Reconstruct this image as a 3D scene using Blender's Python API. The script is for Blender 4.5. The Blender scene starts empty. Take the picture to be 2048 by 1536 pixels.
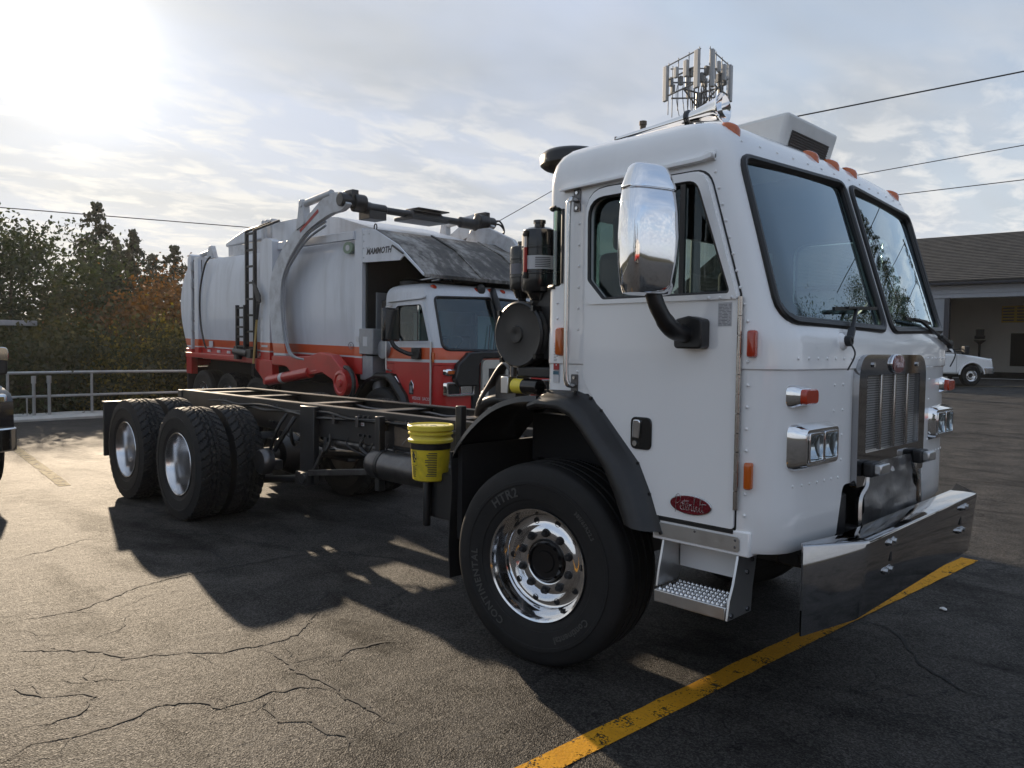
import bpy, bmesh, math, random
from math import sin, cos, pi, radians as rad, sqrt, atan2, hypot
from mathutils import Vector, Matrix, noise
from mathutils.geometry import tessellate_polygon
random.seed(7)
SC = bpy.context.scene
COL = SC.collection

# ------------------------------------------------------------------ camera
YAW, PIT, ROL = 2.35248, -0.04716, 0.01194
fw = Vector((cos(YAW)*cos(PIT), sin(YAW)*cos(PIT), sin(PIT)))
r0 = Vector((sin(YAW), -cos(YAW), 0)); u0 = r0.cross(fw)
r2 = r0*cos(ROL) + u0*sin(ROL); u2 = u0*cos(ROL) - r0*sin(ROL)
cd = bpy.data.cameras.new('camera'); cam = bpy.data.objects.new('camera', cd); COL.objects.link(cam)
cm = Matrix((r2, u2, -fw)).transposed().to_4x4(); cm.translation = (2.763, -4.167, 1.668)
cam.matrix_world = cm
cd.sensor_width = 36; cd.lens = 1551.0/2048*36; cd.clip_start = .05; cd.clip_end = 3000
SC.camera = cam

# ------------------------------------------------------------------ light
SUN_AZ, SUN_EL = rad(164.3), rad(18.2)
SD = Vector((cos(SUN_AZ)*cos(SUN_EL), sin(SUN_AZ)*cos(SUN_EL), sin(SUN_EL)))
sl = bpy.data.lights.new('sun', 'SUN'); sl.energy = 4.6; sl.angle = rad(0.9); sl.color = (1, .81, .59)
so = bpy.data.objects.new('sun', sl); COL.objects.link(so)
so.rotation_euler = SD.to_track_quat('Z', 'Y').to_euler(); so.location = SD*60
wd = bpy.data.worlds.new('World'); SC.world = wd; wd.use_nodes = True
NT = wd.node_tree
for n in list(NT.nodes): NT.nodes.remove(n)
class G:
    """tiny node-graph helper"""
    def __init__(s, nt): s.nt = nt
    def n(s, t, ins=None, **kw):
        nd = s.nt.nodes.new(t)
        for k, v in kw.items(): setattr(nd, k, v)
        for k, v in (ins or {}).items():
            if isinstance(v, bpy.types.NodeSocket): s.nt.links.new(v, nd.inputs[k])
            else: nd.inputs[k].default_value = v
        return nd
    def math(s, op, a, b=0.0, c=0.0, clamp=False):
        return s.n('ShaderNodeMath', {0: a, 1: b, 2: c}, operation=op, use_clamp=clamp).outputs[0]
    def vmath(s, op, a, b=(0, 0, 0)):
        nd = s.n('ShaderNodeVectorMath', {0: a, 1: b}, operation=op)
        return nd.outputs['Value'] if op in ('DOT_PRODUCT', 'LENGTH') else nd.outputs[0]
    def noise(s, vec, scale, detail=3, rough=.5, dist=0.0):
        return s.n('ShaderNodeTexNoise', {'Vector': vec, 'Scale': scale, 'Detail': detail, 'Roughness': rough, 'Distortion': dist}).outputs['Fac']
    def ramp(s, fac, stops, interp='LINEAR'):
        nd = s.n('ShaderNodeValToRGB', {0: fac}); cr = nd.color_ramp; cr.interpolation = interp
        while len(cr.elements) < len(stops): cr.elements.new(.5)
        for e, (p, c) in zip(cr.elements, stops):
            e.position = p; e.color = (*c, 1) if hasattr(c, '__len__') else (c, c, c, 1)
        return nd.outputs[0]
    def mix(s, f, a, b, blend='MIX'):
        nd = s.nt.nodes.new('ShaderNodeMix'); nd.data_type = 'RGBA'; nd.blend_type = blend
        for k, v in ((0, f), (6, a), (7, b)):
            if isinstance(v, bpy.types.NodeSocket): s.nt.links.new(v, nd.inputs[k])
            else: nd.inputs[k].default_value = (*v, 1) if hasattr(v, '__len__') and len(v) == 3 else v
        return nd.outputs[2]
    def maprange(s, v, a, b, c=0., d=1.):
        return s.n('ShaderNodeMapRange', {0: v, 1: a, 2: b, 3: c, 4: d}).outputs[0]
g = G(NT)
dirv = g.n('ShaderNodeTexCoord').outputs['Generated']
sky = g.n('ShaderNodeTexSky', sky_type='NISHITA', sun_disc=False, sun_elevation=SUN_EL, sun_rotation=rad(90)-SUN_AZ,
          air_density=1.0, dust_density=2.0, ozone_density=1.0).outputs[0]
dz = g.n('ShaderNodeSeparateXYZ', {0: dirv}).outputs[2]
dzp = g.math('MAXIMUM', dz, 0.0)
den = g.math('ADD', dzp, .12)
pl = g.vmath('DIVIDE', dirv, g.n('ShaderNodeCombineXYZ', {0: den, 1: den, 2: den}).outputs[0])
pl = g.vmath('MULTIPLY', pl, (1, 1, 0))
rotm = g.n('ShaderNodeMapping', {'Vector': pl, 'Rotation': (0, 0, rad(-35)), 'Scale': (1.0, .62, 1)}).outputs[0]
n1 = g.noise(rotm, .75, 4, .55, .4)            # broad sheets
n2 = g.noise(rotm, 6.5, 4, .6, .35)           # mackerel puffs
n3 = g.noise(rotm, .32, 3, .5)
sheet = g.maprange(n1, .40, .60)
puff = g.maprange(n2, .47, .62)
low = g.maprange(dz, .34, .24)               # puffs sit low in the sky
puff = g.math('MULTIPLY', puff, g.math('MULTIPLY', low, g.maprange(n3, .30, .5)))
sdot = g.math('MAXIMUM', g.vmath('DOT_PRODUCT', g.vmath('NORMALIZE', dirv), tuple(SD)), 0.0)
near = g.math('POWER', sdot, 14.0)            # thin cloud thinning towards the sun
wide = g.math('POWER', g.math('MULTIPLY_ADD', g.vmath('DOT_PRODUCT', g.vmath('NORMALIZE', dirv), tuple(SD)), .5, .5), 2.5)
sheetc = g.mix(wide, (3.3, 3.7, 4.4), (3.1, 3.15, 3.1))
sheetc = g.mix(g.math('MULTIPLY', g.maprange(g.noise(rotm, 1.5, 4, .6, .3), .38, .62), .62), sheetc, g.mix(wide, (1.9, 2.4, 3.2), (1.95, 2.2, 2.55)))
puffc = g.mix(wide, (4.9, 5.0, 5.2), (5.0, 4.85, 4.5))
skyc = g.mix(.5, g.mix(1., sky, (4.0, 4.2, 5.), 'DARKEN'), g.mix(wide, (2.1, 2.9, 4.3), (2.5, 3.2, 4.2)))
skyc = g.mix(g.math('ADD', g.math('MULTIPLY', sheet, .75), .2, clamp=True), skyc, sheetc)
skyc = g.mix(g.math('MULTIPLY', g.maprange(dz, .30, .0), .55), skyc, g.mix(wide, (4.4, 4.5, 4.6), (4.5, 4.3, 3.7)))
skyc = g.mix(g.math('MULTIPLY', puff, .7), skyc, puffc)
glow = g.math('ADD', g.math('MULTIPLY', g.math('POWER', sdot, 700.0), 8.0), g.math('ADD', g.math('MULTIPLY', g.math('POWER', sdot, 110.0), 1.6), g.math('MULTIPLY', g.math('POWER', sdot, 18.0), .5)))
skyc = g.mix(1.0, skyc, g.mix(1.0, (1, .93, .8), g.n('ShaderNodeCombineXYZ', {0: glow, 1: glow, 2: glow}).outputs[0], 'MULTIPLY'), 'ADD')
# the ground side of the dome
bg = g.n('ShaderNodeBackground', {0: skyc, 1: .12})
g.nt.links.new(bg.outputs[0], g.n('ShaderNodeOutputWorld').inputs[0])

SC.view_settings.view_transform = 'Standard'; SC.view_settings.look = 'None'
SC.view_settings.gamma = 1; SC.view_settings.use_curve_mapping = False
SC.view_settings.exposure = 0.6
SC.render.engine = 'CYCLES'
SC.cycles.use_denoising = True; SC.cycles.use_adaptive_sampling = True; SC.cycles.adaptive_threshold = .02
SC.cycles.max_bounces = 5; SC.cycles.diffuse_bounces = 4; SC.cycles.glossy_bounces = 4; SC.cycles.transparent_max_bounces = 12; SC.cycles.caustics_reflective = False; SC.cycles.caustics_refractive = False
SC.cycles.sample_clamp_indirect = 6

# ------------------------------------------------------------------ materials
MATS = {}
def mat(name, col=(.5, .5, .5), rough=.5, metal=0., var=0., vscale=6., bump=0., bscale=60., coat=0., dirt=0., dirtc=(.06, .05, .04), dscale=2.5, streak=False, spec=.5, rvar=0., trans=0., emit=0.):
    if name in MATS: return MATS[name]
    m = bpy.data.materials.new(name); m.use_nodes = True; nt = m.node_tree; g = G(nt)
    b = nt.nodes['Principled BSDF']
    b.inputs['Base Color'].default_value = (*col, 1); b.inputs['Roughness'].default_value = rough; b.inputs['Metallic'].default_value = metal
    b.inputs['Specular IOR Level'].default_value = spec
    if coat: b.inputs['Coat Weight'].default_value = coat; b.inputs['Coat Roughness'].default_value = .06
    if trans: b.inputs['Transmission Weight'].default_value = trans
    if emit: b.inputs['Emission Color'].default_value = (*col, 1); b.inputs['Emission Strength'].default_value = emit
    if var or bump or dirt or rvar:
        oc = g.n('ShaderNodeTexCoord').outputs['Object']
        c = (*col, 1)
        if var:
            f = g.noise(oc, vscale, 5, .6)
            c = g.mix(g.maprange(f, .3, .7), tuple(x*(1-var) for x in col), tuple(min(1, x*(1+var)) for x in col))
        if dirt:
            v = oc
            if streak: v = g.n('ShaderNodeMapping', {'Vector': oc, 'Scale': (1, 1, .12)}).outputs[0]
            f = g.math('MULTIPLY', g.maprange(g.noise(v, dscale, 6, .65, .3), .48, .75), dirt)
            c = g.mix(f, c, dirtc)
            r = g.math('ADD', g.math('MULTIPLY', f, .35), rough, clamp=True); nt.links.new(r, b.inputs['Roughness'])
        if isinstance(c, bpy.types.NodeSocket): nt.links.new(c, b.inputs['Base Color'])
        if rvar:
            nt.links.new(g.math('ADD', g.math('MULTIPLY', g.math('SUBTRACT', g.noise(oc, vscale*1.7, 5, .65), .5), rvar*2), rough, clamp=True), b.inputs['Roughness'])
        if bump:
            bn = g.n('ShaderNodeBump', {'Height': g.noise(oc, bscale, 4, .6), 'Strength': bump, 'Distance': .01})
            nt.links.new(bn.outputs[0], b.inputs['Normal'])
    MATS[name] = m; return m
def glass(name, tint=(.75, .85, .82), ior=1.5, boost=1.0, rough=0.0):
    if name in MATS: return MATS[name]
    m = bpy.data.materials.new(name); m.use_nodes = True; nt = m.node_tree; g = G(nt)
    for n in list(nt.nodes): nt.nodes.remove(n)
    fc = g.n('ShaderNodeLayerWeight', {'Blend': .5}).outputs['Facing']; f0 = ((ior-1)/(ior+1))**2
    fr = g.math('MULTIPLY_ADD', g.math('POWER', fc, 4.2), 1-f0, f0)
    mx = g.n('ShaderNodeMixShader', {0: g.math('MULTIPLY', fr, boost, clamp=True),
        1: g.n('ShaderNodeBsdfTransparent', {0: (*tint, 1)}).outputs[0],
        2: g.n('ShaderNodeBsdfGlossy', {0: (.80, .93, 1, 1), 'Roughness': rough}).outputs[0]})
    nt.links.new(mx.outputs[0], g.n('ShaderNodeOutputMaterial').inputs[0])
    MATS[name] = m; return m
mat('white', (.87, .87, .87), .22, coat=.9, var=.02, vscale=1.2, dirt=.10, dirtc=(.45, .43, .40), dscale=5, streak=True)
mat('whitedoor', (.87, .87, .87), .2, coat=1., var=.015, vscale=1.0)
mat('white_old', (.62, .64, .68), .36, coat=.2, var=.06, vscale=1.1, dirt=.45, dirtc=(.30, .29, .28), dscale=3.2, streak=True, bump=.35, bscale=1.6)
mat('red', (.46, .016, .014), .32, coat=.4, var=.10, vscale=2, dirt=.22, dirtc=(.10, .05, .04), dscale=3)
mat('orange', (.58, .085, .02), .32, coat=.4, var=.07, vscale=2, dirt=.15, dirtc=(.22, .09, .05), dscale=3)
mat('chrome', (.86, .87, .89), .05, 1.)
mat('chrome_dull', (.62, .62, .62), .2, 1., rvar=.08, vscale=9)
mat('stainless', (.40, .40, .41), .045, 1., rvar=.02, vscale=3)
mat('alu', (.72, .72, .73), .12, 1., rvar=.06, vscale=7)
mat('alu_wheel', (.78, .78, .79), .08, 1., rvar=.04, vscale=9)
mat('alu_sat', (.60, .60, .60), .34, 1., rvar=.10, vscale=12, dirt=.2, dirtc=(.25, .24, .22), dscale=8)
mat('hinge', (.50, .47, .44), .25, 1., rvar=.08)
mat('steel_dk', (.13, .13, .135), .35, .9, var=.25, vscale=8, dirt=.4, dirtc=(.09, .06, .04))
mat('frame', (.012, .0125, .014), .42, var=.4, vscale=5, dirt=.35, dirtc=(.05, .042, .035), dscale=4, spec=.55)
mat('frame_top', (.03, .028, .026), .36, var=.3, dirt=.6, dirtc=(.17, .085, .05), dscale=7, spec=.7)  # frame black with the warm orange of sunlit top edges put into its colour
mat('black', (.010, .010, .011), .45)
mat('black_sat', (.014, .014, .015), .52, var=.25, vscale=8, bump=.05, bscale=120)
mat('black_gloss', (.008, .008, .009), .2, coat=.3)
mat('plastic', (.010, .010, .011), .36, var=.2, vscale=7, bump=.06, bscale=160, dirt=.18, dirtc=(.07, .065, .06), dscale=6)
mat('rubber', (.0085, .0085, .009), .68, var=.35, vscale=9, bump=.12, bscale=90, dirt=.3, dirtc=(.028, .026, .024), dscale=7, spec=.4)
mat('rubber_txt', (.055, .054, .052), .6)
mat('gasket', (.008, .008, .009), .4)
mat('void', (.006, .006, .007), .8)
mat('dark_int', (.028, .029, .032), .7, var=.2)
mat('seat', (.035, .035, .04), .75)
mat('seat_grey', (.42, .45, .46), .8)
mat('amber', (.50, .095, .004), .15, coat=.8)
mat('amber_red', (.42, .030, .006), .18, coat=.8)
mat('redlens', (.5, .01, .01), .2, coat=.6)
mat('badge', (.13, .004, .012), .18, coat=.6)
mat('script', (.55, .45, .45), .25, .8)
mat('sticker', (.56, .56, .57), .5)
mat('ink', (.035, .035, .04), .5)
mat('ink_grey', (.16, .16, .18), .5)
mat('ink_red', (.35, .02, .02), .5)
mat('ink_teal', (.05, .13, .18), .5)
mat('yellow', (.74, .56, .025), .42, var=.08, vscale=10, dirt=.45, dirtc=(.10, .08, .02), dscale=9)
mat('yellow2', (.78, .62, .06), .4, var=.1)
mat('lid', (.72, .66, .34), .5, dirt=.5, dirtc=(.18, .14, .06), dscale=14)
mat('ac_white', (.70, .70, .68), .45, var=.03, dirt=.2, dirtc=(.4, .38, .35), dscale=5)
mat('vent', (.06, .05, .045), .6, dirt=.5, dirtc=(.12, .08, .06), dscale=14)
mat('greymetal', (.30, .31, .33), .42, .3, var=.12, dirt=.3, dirtc=(.14, .12, .1))
mat('armgrey', (.52, .53, .55), .42, var=.08, dirt=.5, dirtc=(.16, .13, .11), dscale=5)
mat('grease', (.022, .021, .022), .38, var=.4, vscale=10, bump=.3, bscale=30)
mat('galv', (.40, .40, .39), .45, .5, var=.15, vscale=5, dirt=.3, dirtc=(.2, .16, .12))
def canopy_mat():
    m = bpy.data.materials.new('canopy'); m.use_nodes = True; nt = m.node_tree; g = G(nt); b = nt.nodes['Principled BSDF']
    oc = g.n('ShaderNodeTexCoord').outputs['Object']
    v = g.n('ShaderNodeMapping', {'Vector': oc, 'Scale': (1., 1.7, 1.)}).outputs[0]
    n1 = g.noise(v, 1.6, 6, .7, .6); n2 = g.noise(oc, 11, 5, .7, .4); n3 = g.noise(oc, .9, 3, .5)
    f = g.math('ADD', g.math('MULTIPLY', n1, .65), g.math('ADD', g.math('MULTIPLY', n2, .26), g.math('MULTIPLY', n3, .34)))
    c = g.ramp(f, [(.50, (.33, .32, .30)), (.58, (.20, .185, .17)), (.64, (.07, .062, .055)), (.74, (.022, .02, .019))])
    nt.links.new(c, b.inputs['Base Color']); b.inputs['Roughness'].default_value = .6; MATS['canopy'] = m
canopy_mat()
mat('concrete', (.52, .50, .46), .8, var=.15, vscale=4, bump=.2, bscale=40)
mat('bark', (.06, .045, .033), .85, var=.4, vscale=12, bump=.6, bscale=22)
mat('wood', (.10, .075, .055), .8, var=.3, vscale=8)
mat('antenna', (.36, .37, .38), .5, var=.05)
mat('tower', (.16, .17, .18), .45, .4, var=.2)
mat('siding', (.27, .29, .32), .6, var=.05, vscale=2)
mat('fascia', (.36, .38, .42), .55, var=.05)
mat('trimdark', (.03, .033, .045), .5)
mat('intwall', (.74, .71, .66), .8, var=.06, vscale=.8)
mat('shopfloor', (.25, .25, .25), .5, var=.2, vscale=1)
mat('signyel', (.62, .42, .03), .5)
mat('navy', (.006, .007, .012), .22, coat=.7)
mat('shovelwood', (.42, .29, .10), .6)
mat('crumple', (.30, .30, .305), .36, .85, var=.35, vscale=7, bump=.5, bscale=9, rvar=.12)
mat('lens', (.80, .82, .84), .12, 1.)
mat('alu_rear', (.68, .68, .69), .2, 1.)
mat('green_sticker', (.20, .27, .19), .5)
mat('litter', (.75, .75, .74), .7)
glass('wglass', (.50, .70, .70), 1.55, 1.9)
glass('sglass', (.40, .46, .45), 1.5, 1.1)
glass('qglass', (.42, .58, .53), 1.55, 1.2)
glass('lampglass', (.92, .94, .95), 1.5, 1.)

# leaf materials: diffuse + translucent so that back-lit crowns glow a little
def leafmat(name, c1, c2, tr=.45):
    m = bpy.data.materials.new(name); m.use_nodes = True; nt = m.node_tree; g = G(nt)
    for n in list(nt.nodes): nt.nodes.remove(n)
    at = g.n('ShaderNodeAttribute', attribute_name='lv').outputs['Fac']
    c = g.mix(at, c1, c2)
    d = g.n('ShaderNodeBsdfDiffuse', {0: c}).outputs[0]
    t = g.n('ShaderNodeBsdfTranslucent', {0: g.mix(1., c, (1.25, 1.15, .55), 'MULTIPLY')}).outputs[0]
    s = g.n('ShaderNodeBsdfGlossy', {0: (.5, .5, .5, 1), 'Roughness': .45}).outputs[0]
    mx = g.n('ShaderNodeMixShader', {0: tr, 1: d, 2: t}).outputs[0]
    mx = g.n('ShaderNodeMixShader', {0: .06, 1: mx, 2: s}).outputs[0]
    nt.links.new(mx, g.n('ShaderNodeOutputMaterial').inputs[0]); MATS[name] = m
leafmat('leaf_green', (.013, .024, .009), (.040, .060, .018), .35)
leafmat('leaf_olive', (.024, .030, .010), (.070, .066, .020), .35)
leafmat('leaf_autumn', (.06, .032, .012), (.17, .085, .022), .35)
leafmat('leaf_yellow', (.07, .07, .014), (.27, .20, .03), .45)
leafmat('needle', (.012, .022, .011), (.035, .05, .022), .2)

# ------------------------------------------------------------------ mesh helpers
XF = [Matrix.Identity(4)]
def lerp(a, b, t): return a+(b-a)*t
def rpoly(pts, r, seg=4):
    """fillet the corners of a 2-D polygon; r is a number or one per corner"""
    out = []; n = len(pts)
    for i in range(n):
        p = Vector(pts[i]); a = Vector(pts[i-1])-p; b = Vector(pts[(i+1) % n])-p
        rr = r[i] if hasattr(r, '__len__') else r
        if rr <= 0: out.append(tuple(p)); continue
        an = a.angle(b)/2; d = min(rr/max(math.tan(an), 1e-4), a.length*.49, b.length*.49)
        p0 = p+a.normalized()*d; p1 = p+b.normalized()*d
        for k in range(seg+1):
            t = k/seg; q = p0*(1-t)**2+p*2*t*(1-t)+p1*t*t
            out.append((q.x, q.y))
    return out
def ax3(axis, u, v, w):
    return (w, u, v) if axis == 'x' else ((u, w, v) if axis == 'y' else (u, v, w))
class MB:
    def __init__(s): s.v = []; s.f = []; s.mi = []
    def add(s, vs, fs, m=0):
        o = len(s.v); s.v += [tuple(v) for v in vs]; s.f += [tuple(i+o for i in f) for f in fs]; s.mi += [m]*len(fs); return s
    def box(s, x0, x1, y0, y1, z0, z1, M=None, m=0):
        vs = [Vector((x, y, z)) for z in (z0, z1) for y in (y0, y1) for x in (x0, x1)]
        if M is not None: vs = [M @ v for v in vs]
        return s.add(vs, [(0, 2, 3, 1), (4, 5, 7, 6), (0, 1, 5, 4), (2, 6, 7, 3), (0, 4, 6, 2), (1, 3, 7, 5)], m)
    def bar(s, p0, p1, w, h, up=(0, 0, 1), m=0):
        p0 = Vector(p0); p1 = Vector(p1); d = (p1-p0).normalized(); up = Vector(up)
        if abs(d.dot(up)) > .98: up = Vector((1, 0, 0))
        a = d.cross(up).normalized()*w/2; b = a.cross(d).normalized()*h/2
        vs = [p+q for p in (p0, p1) for q in (-a-b, a-b, a+b, -a+b)]
        return s.add(vs, [(3, 2, 1, 0), (4, 5, 6, 7), (0, 1, 5, 4), (1, 2, 6, 5), (2, 3, 7, 6), (3, 0, 4, 7)], m)
    def ring(s, c, a, b, r, n): return [c+a*(r*cos(2*pi*k/n))+b*(r*sin(2*pi*k/n)) for k in range(n)]
    def cyl(s, p0, p1, r0, r1=None, n=16, cap=True, m=0):
        return s.tube([p0, p1], [r0, r0 if r1 is None else r1], n, cap, m=m)
    def tube(s, pts, r, n=8, cap=True, closed=False, m=0):
        pts = [Vector(p) for p in pts]; L = len(pts); rs = r if hasattr(r, '__len__') else [r]*L
        vs = []; a = None
        for i, p in enumerate(pts):
            if closed: d = (pts[(i+1) % L]-pts[i-1])
            else: d = (pts[min(i+1, L-1)]-pts[max(i-1, 0)])
            d.normalize()
            if a is None:
                a = d.cross(Vector((0, 0, 1)));
                if a.length < .05: a = d.cross(Vector((1, 0, 0)))
            else: a = a-d*a.dot(d)
            a.normalize(); b = d.cross(a)
            vs += s.ring(p, a, b, rs[i], n)
        fs = []
        for i in range(L if closed else L-1):
            j = (i+1) % L
            for k in range(n):
                k2 = (k+1) % n; fs.append((i*n+k, i*n+k2, j*n+k2, j*n+k))
        if cap and not closed: fs += [tuple(range(n-1, -1, -1)), tuple((L-1)*n+k for k in range(n))]
        return s.add(vs, fs, m)
    def prism(s, poly, axis, a, b, m=0):
        n = len(poly); vs = [ax3(axis, u, v, a) for u, v in poly]+[ax3(axis, u, v, b) for u, v in poly]
        fs = [tuple(range(n)), tuple(range(2*n-1, n-1, -1))]+[((i+1) % n, i, i+n, (i+1) % n+n) for i in range(n)]
        return s.add(vs, fs, m)
    def prism_holes(s, outer, holes, axis, a, b, m=0):
        loops = [outer]+holes; flat = [p for l in loops for p in l]
        tri = tessellate_polygon([[Vector((p[0], p[1], 0)) for p in l] for l in loops])
        N = len(flat); vs = [ax3(axis, u, v, a) for u, v in flat]+[ax3(axis, u, v, b) for u, v in flat]
        fs = [tuple(t) for t in tri]+[tuple(i+N for i in reversed(t)) for t in tri]; o = 0
        for l in loops:
            n = len(l); fs += [(o+(i+1) % n, o+i, o+i+N, o+(i+1) % n+N) for i in range(n)]; o += n
        return s.add(vs, fs, m)
    def lathe(s, prof, c, axis, n=32, m=0, closed=False, caps=True):
        c = Vector(c); d = Vector(axis).normalized()
        a = d.cross(Vector((0, 0, 1)));
        if a.length < .05: a = Vector((1, 0, 0))
        a.normalize(); b = d.cross(a); vs = []; L = len(prof)
        for r, h in prof: vs += s.ring(c+d*h, a, b, r, n)
        fs = []
        for i in range(L if closed else L-1):
            j = (i+1) % L
            for k in range(n):
                k2 = (k+1) % n; fs.append((i*n+k, i*n+k2, j*n+k2, j*n+k))
        if not closed and caps:
            if prof[0][0] > 1e-4: fs.append(tuple(range(n-1, -1, -1)))
            if prof[-1][0] > 1e-4: fs.append(tuple((L-1)*n+k for k in range(n)))
        return s.add(vs, fs, m)
    def loft(s, rows, closed=True, caps=True, m=0):
        n = len(rows[0]); L = len(rows); vs = [p for r in rows for p in r]; fs = []
        for i in range(L-1):
            for k in range(n if closed else n-1):
                k2 = (k+1) % n; fs.append((i*n+k, i*n+k2, (i+1)*n+k2, (i+1)*n+k))
        if caps and closed: fs += [tuple(range(n-1, -1, -1)), tuple((L-1)*n+k for k in range(n))]
        return s.add(vs, fs, m)
    def dome(s, c, r, axis, n=8, h=None, m=0):
        h = r if h is None else h
        return s.lathe([(r, 0), (r*.87, h*.5), (r*.5, h*.87), (.0001, h)], c, axis, n, m)
    def mesh(s, name, sharp=38, smooth=True, xf=True, fixn=True):
        me = bpy.data.meshes.new(name)
        vs = s.v if not xf else [tuple(XF[-1] @ Vector(v)) for v in s.v]
        me.from_pydata(vs, [], s.f); me.validate()
        if len(set(s.mi)) > 1 and len(me.polygons) == len(s.mi): me.polygons.foreach_set('material_index', s.mi)
        if fixn:
            bm = bmesh.new(); bm.from_mesh(me); bmesh.ops.remove_doubles(bm, verts=bm.verts, dist=1e-5)
            bmesh.ops.recalc_face_normals(bm, faces=bm.faces); bm.to_mesh(me); bm.free()
        if smooth: me.shade_smooth(); me.set_sharp_from_angle(angle=rad(sharp))
        me.update(); return me
    def build(s, name, mt, parent=None, bevel=0, seg=2, sharp=38, smooth=True, xf=True, **props):
        return link(name, s.mesh(name, sharp, smooth, xf), mt, parent, bevel, seg, **props)
def link(name, me, mt=None, parent=None, bevel=0, seg=2, **props):
    o = bpy.data.objects.new(name, me); COL.objects.link(o)
    if mt is not None and len(me.materials) == 0:
        for x in (mt if isinstance(mt, (list, tuple)) else [mt]): me.materials.append(MATS[x] if isinstance(x, str) else x)
    if parent is not None: o.parent = parent
    if bevel:
        md = o.modifiers.new('bevel', 'BEVEL'); md.width = bevel; md.segments = seg; md.limit_method = 'ANGLE'; md.angle_limit = rad(40); md.harden_normals = False
    for k, v in props.items():
        if v is not None: o[k] = v
    return o
def thing(name, label, cat, loc=(0, 0, 0), rot=(0, 0, 0), group=None):
    o = bpy.data.objects.new(name, None); COL.objects.link(o); o.location = loc; o.rotation_euler = rot
    o['label'] = label; o['category'] = cat
    if group: o['group'] = group
    o.empty_display_size = .2
    return o
def tag(o, label, cat, group=None):
    o['label'] = label; o['category'] = cat
    if group: o['group'] = group
    return o
def struct(o): o['kind'] = 'structure'; return o
def dup(o, parent=None):
    c = o.copy(); COL.objects.link(c); c.parent = parent
    for ch in list(o.children): dup(ch, c)
    return c
def cut(o, cutters):
    """boolean-difference the cutter meshes out of o and bake the result"""
    tmp = []; par = o.parent; o.parent = None
    for c in cutters:
        me = c.mesh('cut', xf=True, smooth=False); co = bpy.data.objects.new('cut', me); COL.objects.link(co); tmp.append(co)
        md = o.modifiers.new('b', 'BOOLEAN'); md.object = co; md.operation = 'DIFFERENCE'; md.solver = 'EXACT'
    bpy.context.view_layer.update()
    dg = bpy.context.evaluated_depsgraph_get()
    me = bpy.data.meshes.new_from_object(o.evaluated_get(dg)); o.modifiers.clear(); o.data = me; o.parent = par
    for co in tmp: bpy.data.objects.remove(co)
    return o
def text_mb(txt, size, depth=.002, shear=0., bold=0., align='LEFT', space=1.):
    cu = bpy.data.curves.new('t', 'FONT'); cu.body = txt; cu.size = size; cu.extrude = depth; cu.shear = shear; cu.offset = bold
    cu.align_x = align; cu.space_character = space; cu.resolution_u = 2
    o = bpy.data.objects.new('t', cu); COL.objects.link(o); bpy.context.view_layer.update()
    me = bpy.data.meshes.new_from_object(o.evaluated_get(bpy.context.evaluated_depsgraph_get()))
    mb = MB(); mb.add([v.co.copy() for v in me.vertices], [tuple(p.vertices) for p in me.polygons])
    bpy.data.objects.remove(o); bpy.data.curves.remove(cu); bpy.data.meshes.remove(me)
    return mb
def spline(pts, n=6):
    """Catmull-Rom through the points"""
    P = [Vector(p) for p in pts]; out = []
    for i in range(len(P)-1):
        a = P[max(i-1, 0)]; b = P[i]; c = P[i+1]; d = P[min(i+2, len(P)-1)]
        for k in range(n):
            t = k/n; out.append(.5*((2*b)+(c-a)*t+(2*a-5*b+4*c-d)*t*t+(3*b-a-3*c+d)*t**3))
    out.append(P[-1]); return out
def interp(tab, x, i):
    if x <= tab[0][0]: return tab[0][i]
    for a, b in zip(tab, tab[1:]):
        if x <= b[0]: return lerp(a[i], b[i], (x-a[0])/(b[0]-a[0]))
    return tab[-1][i]
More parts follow.
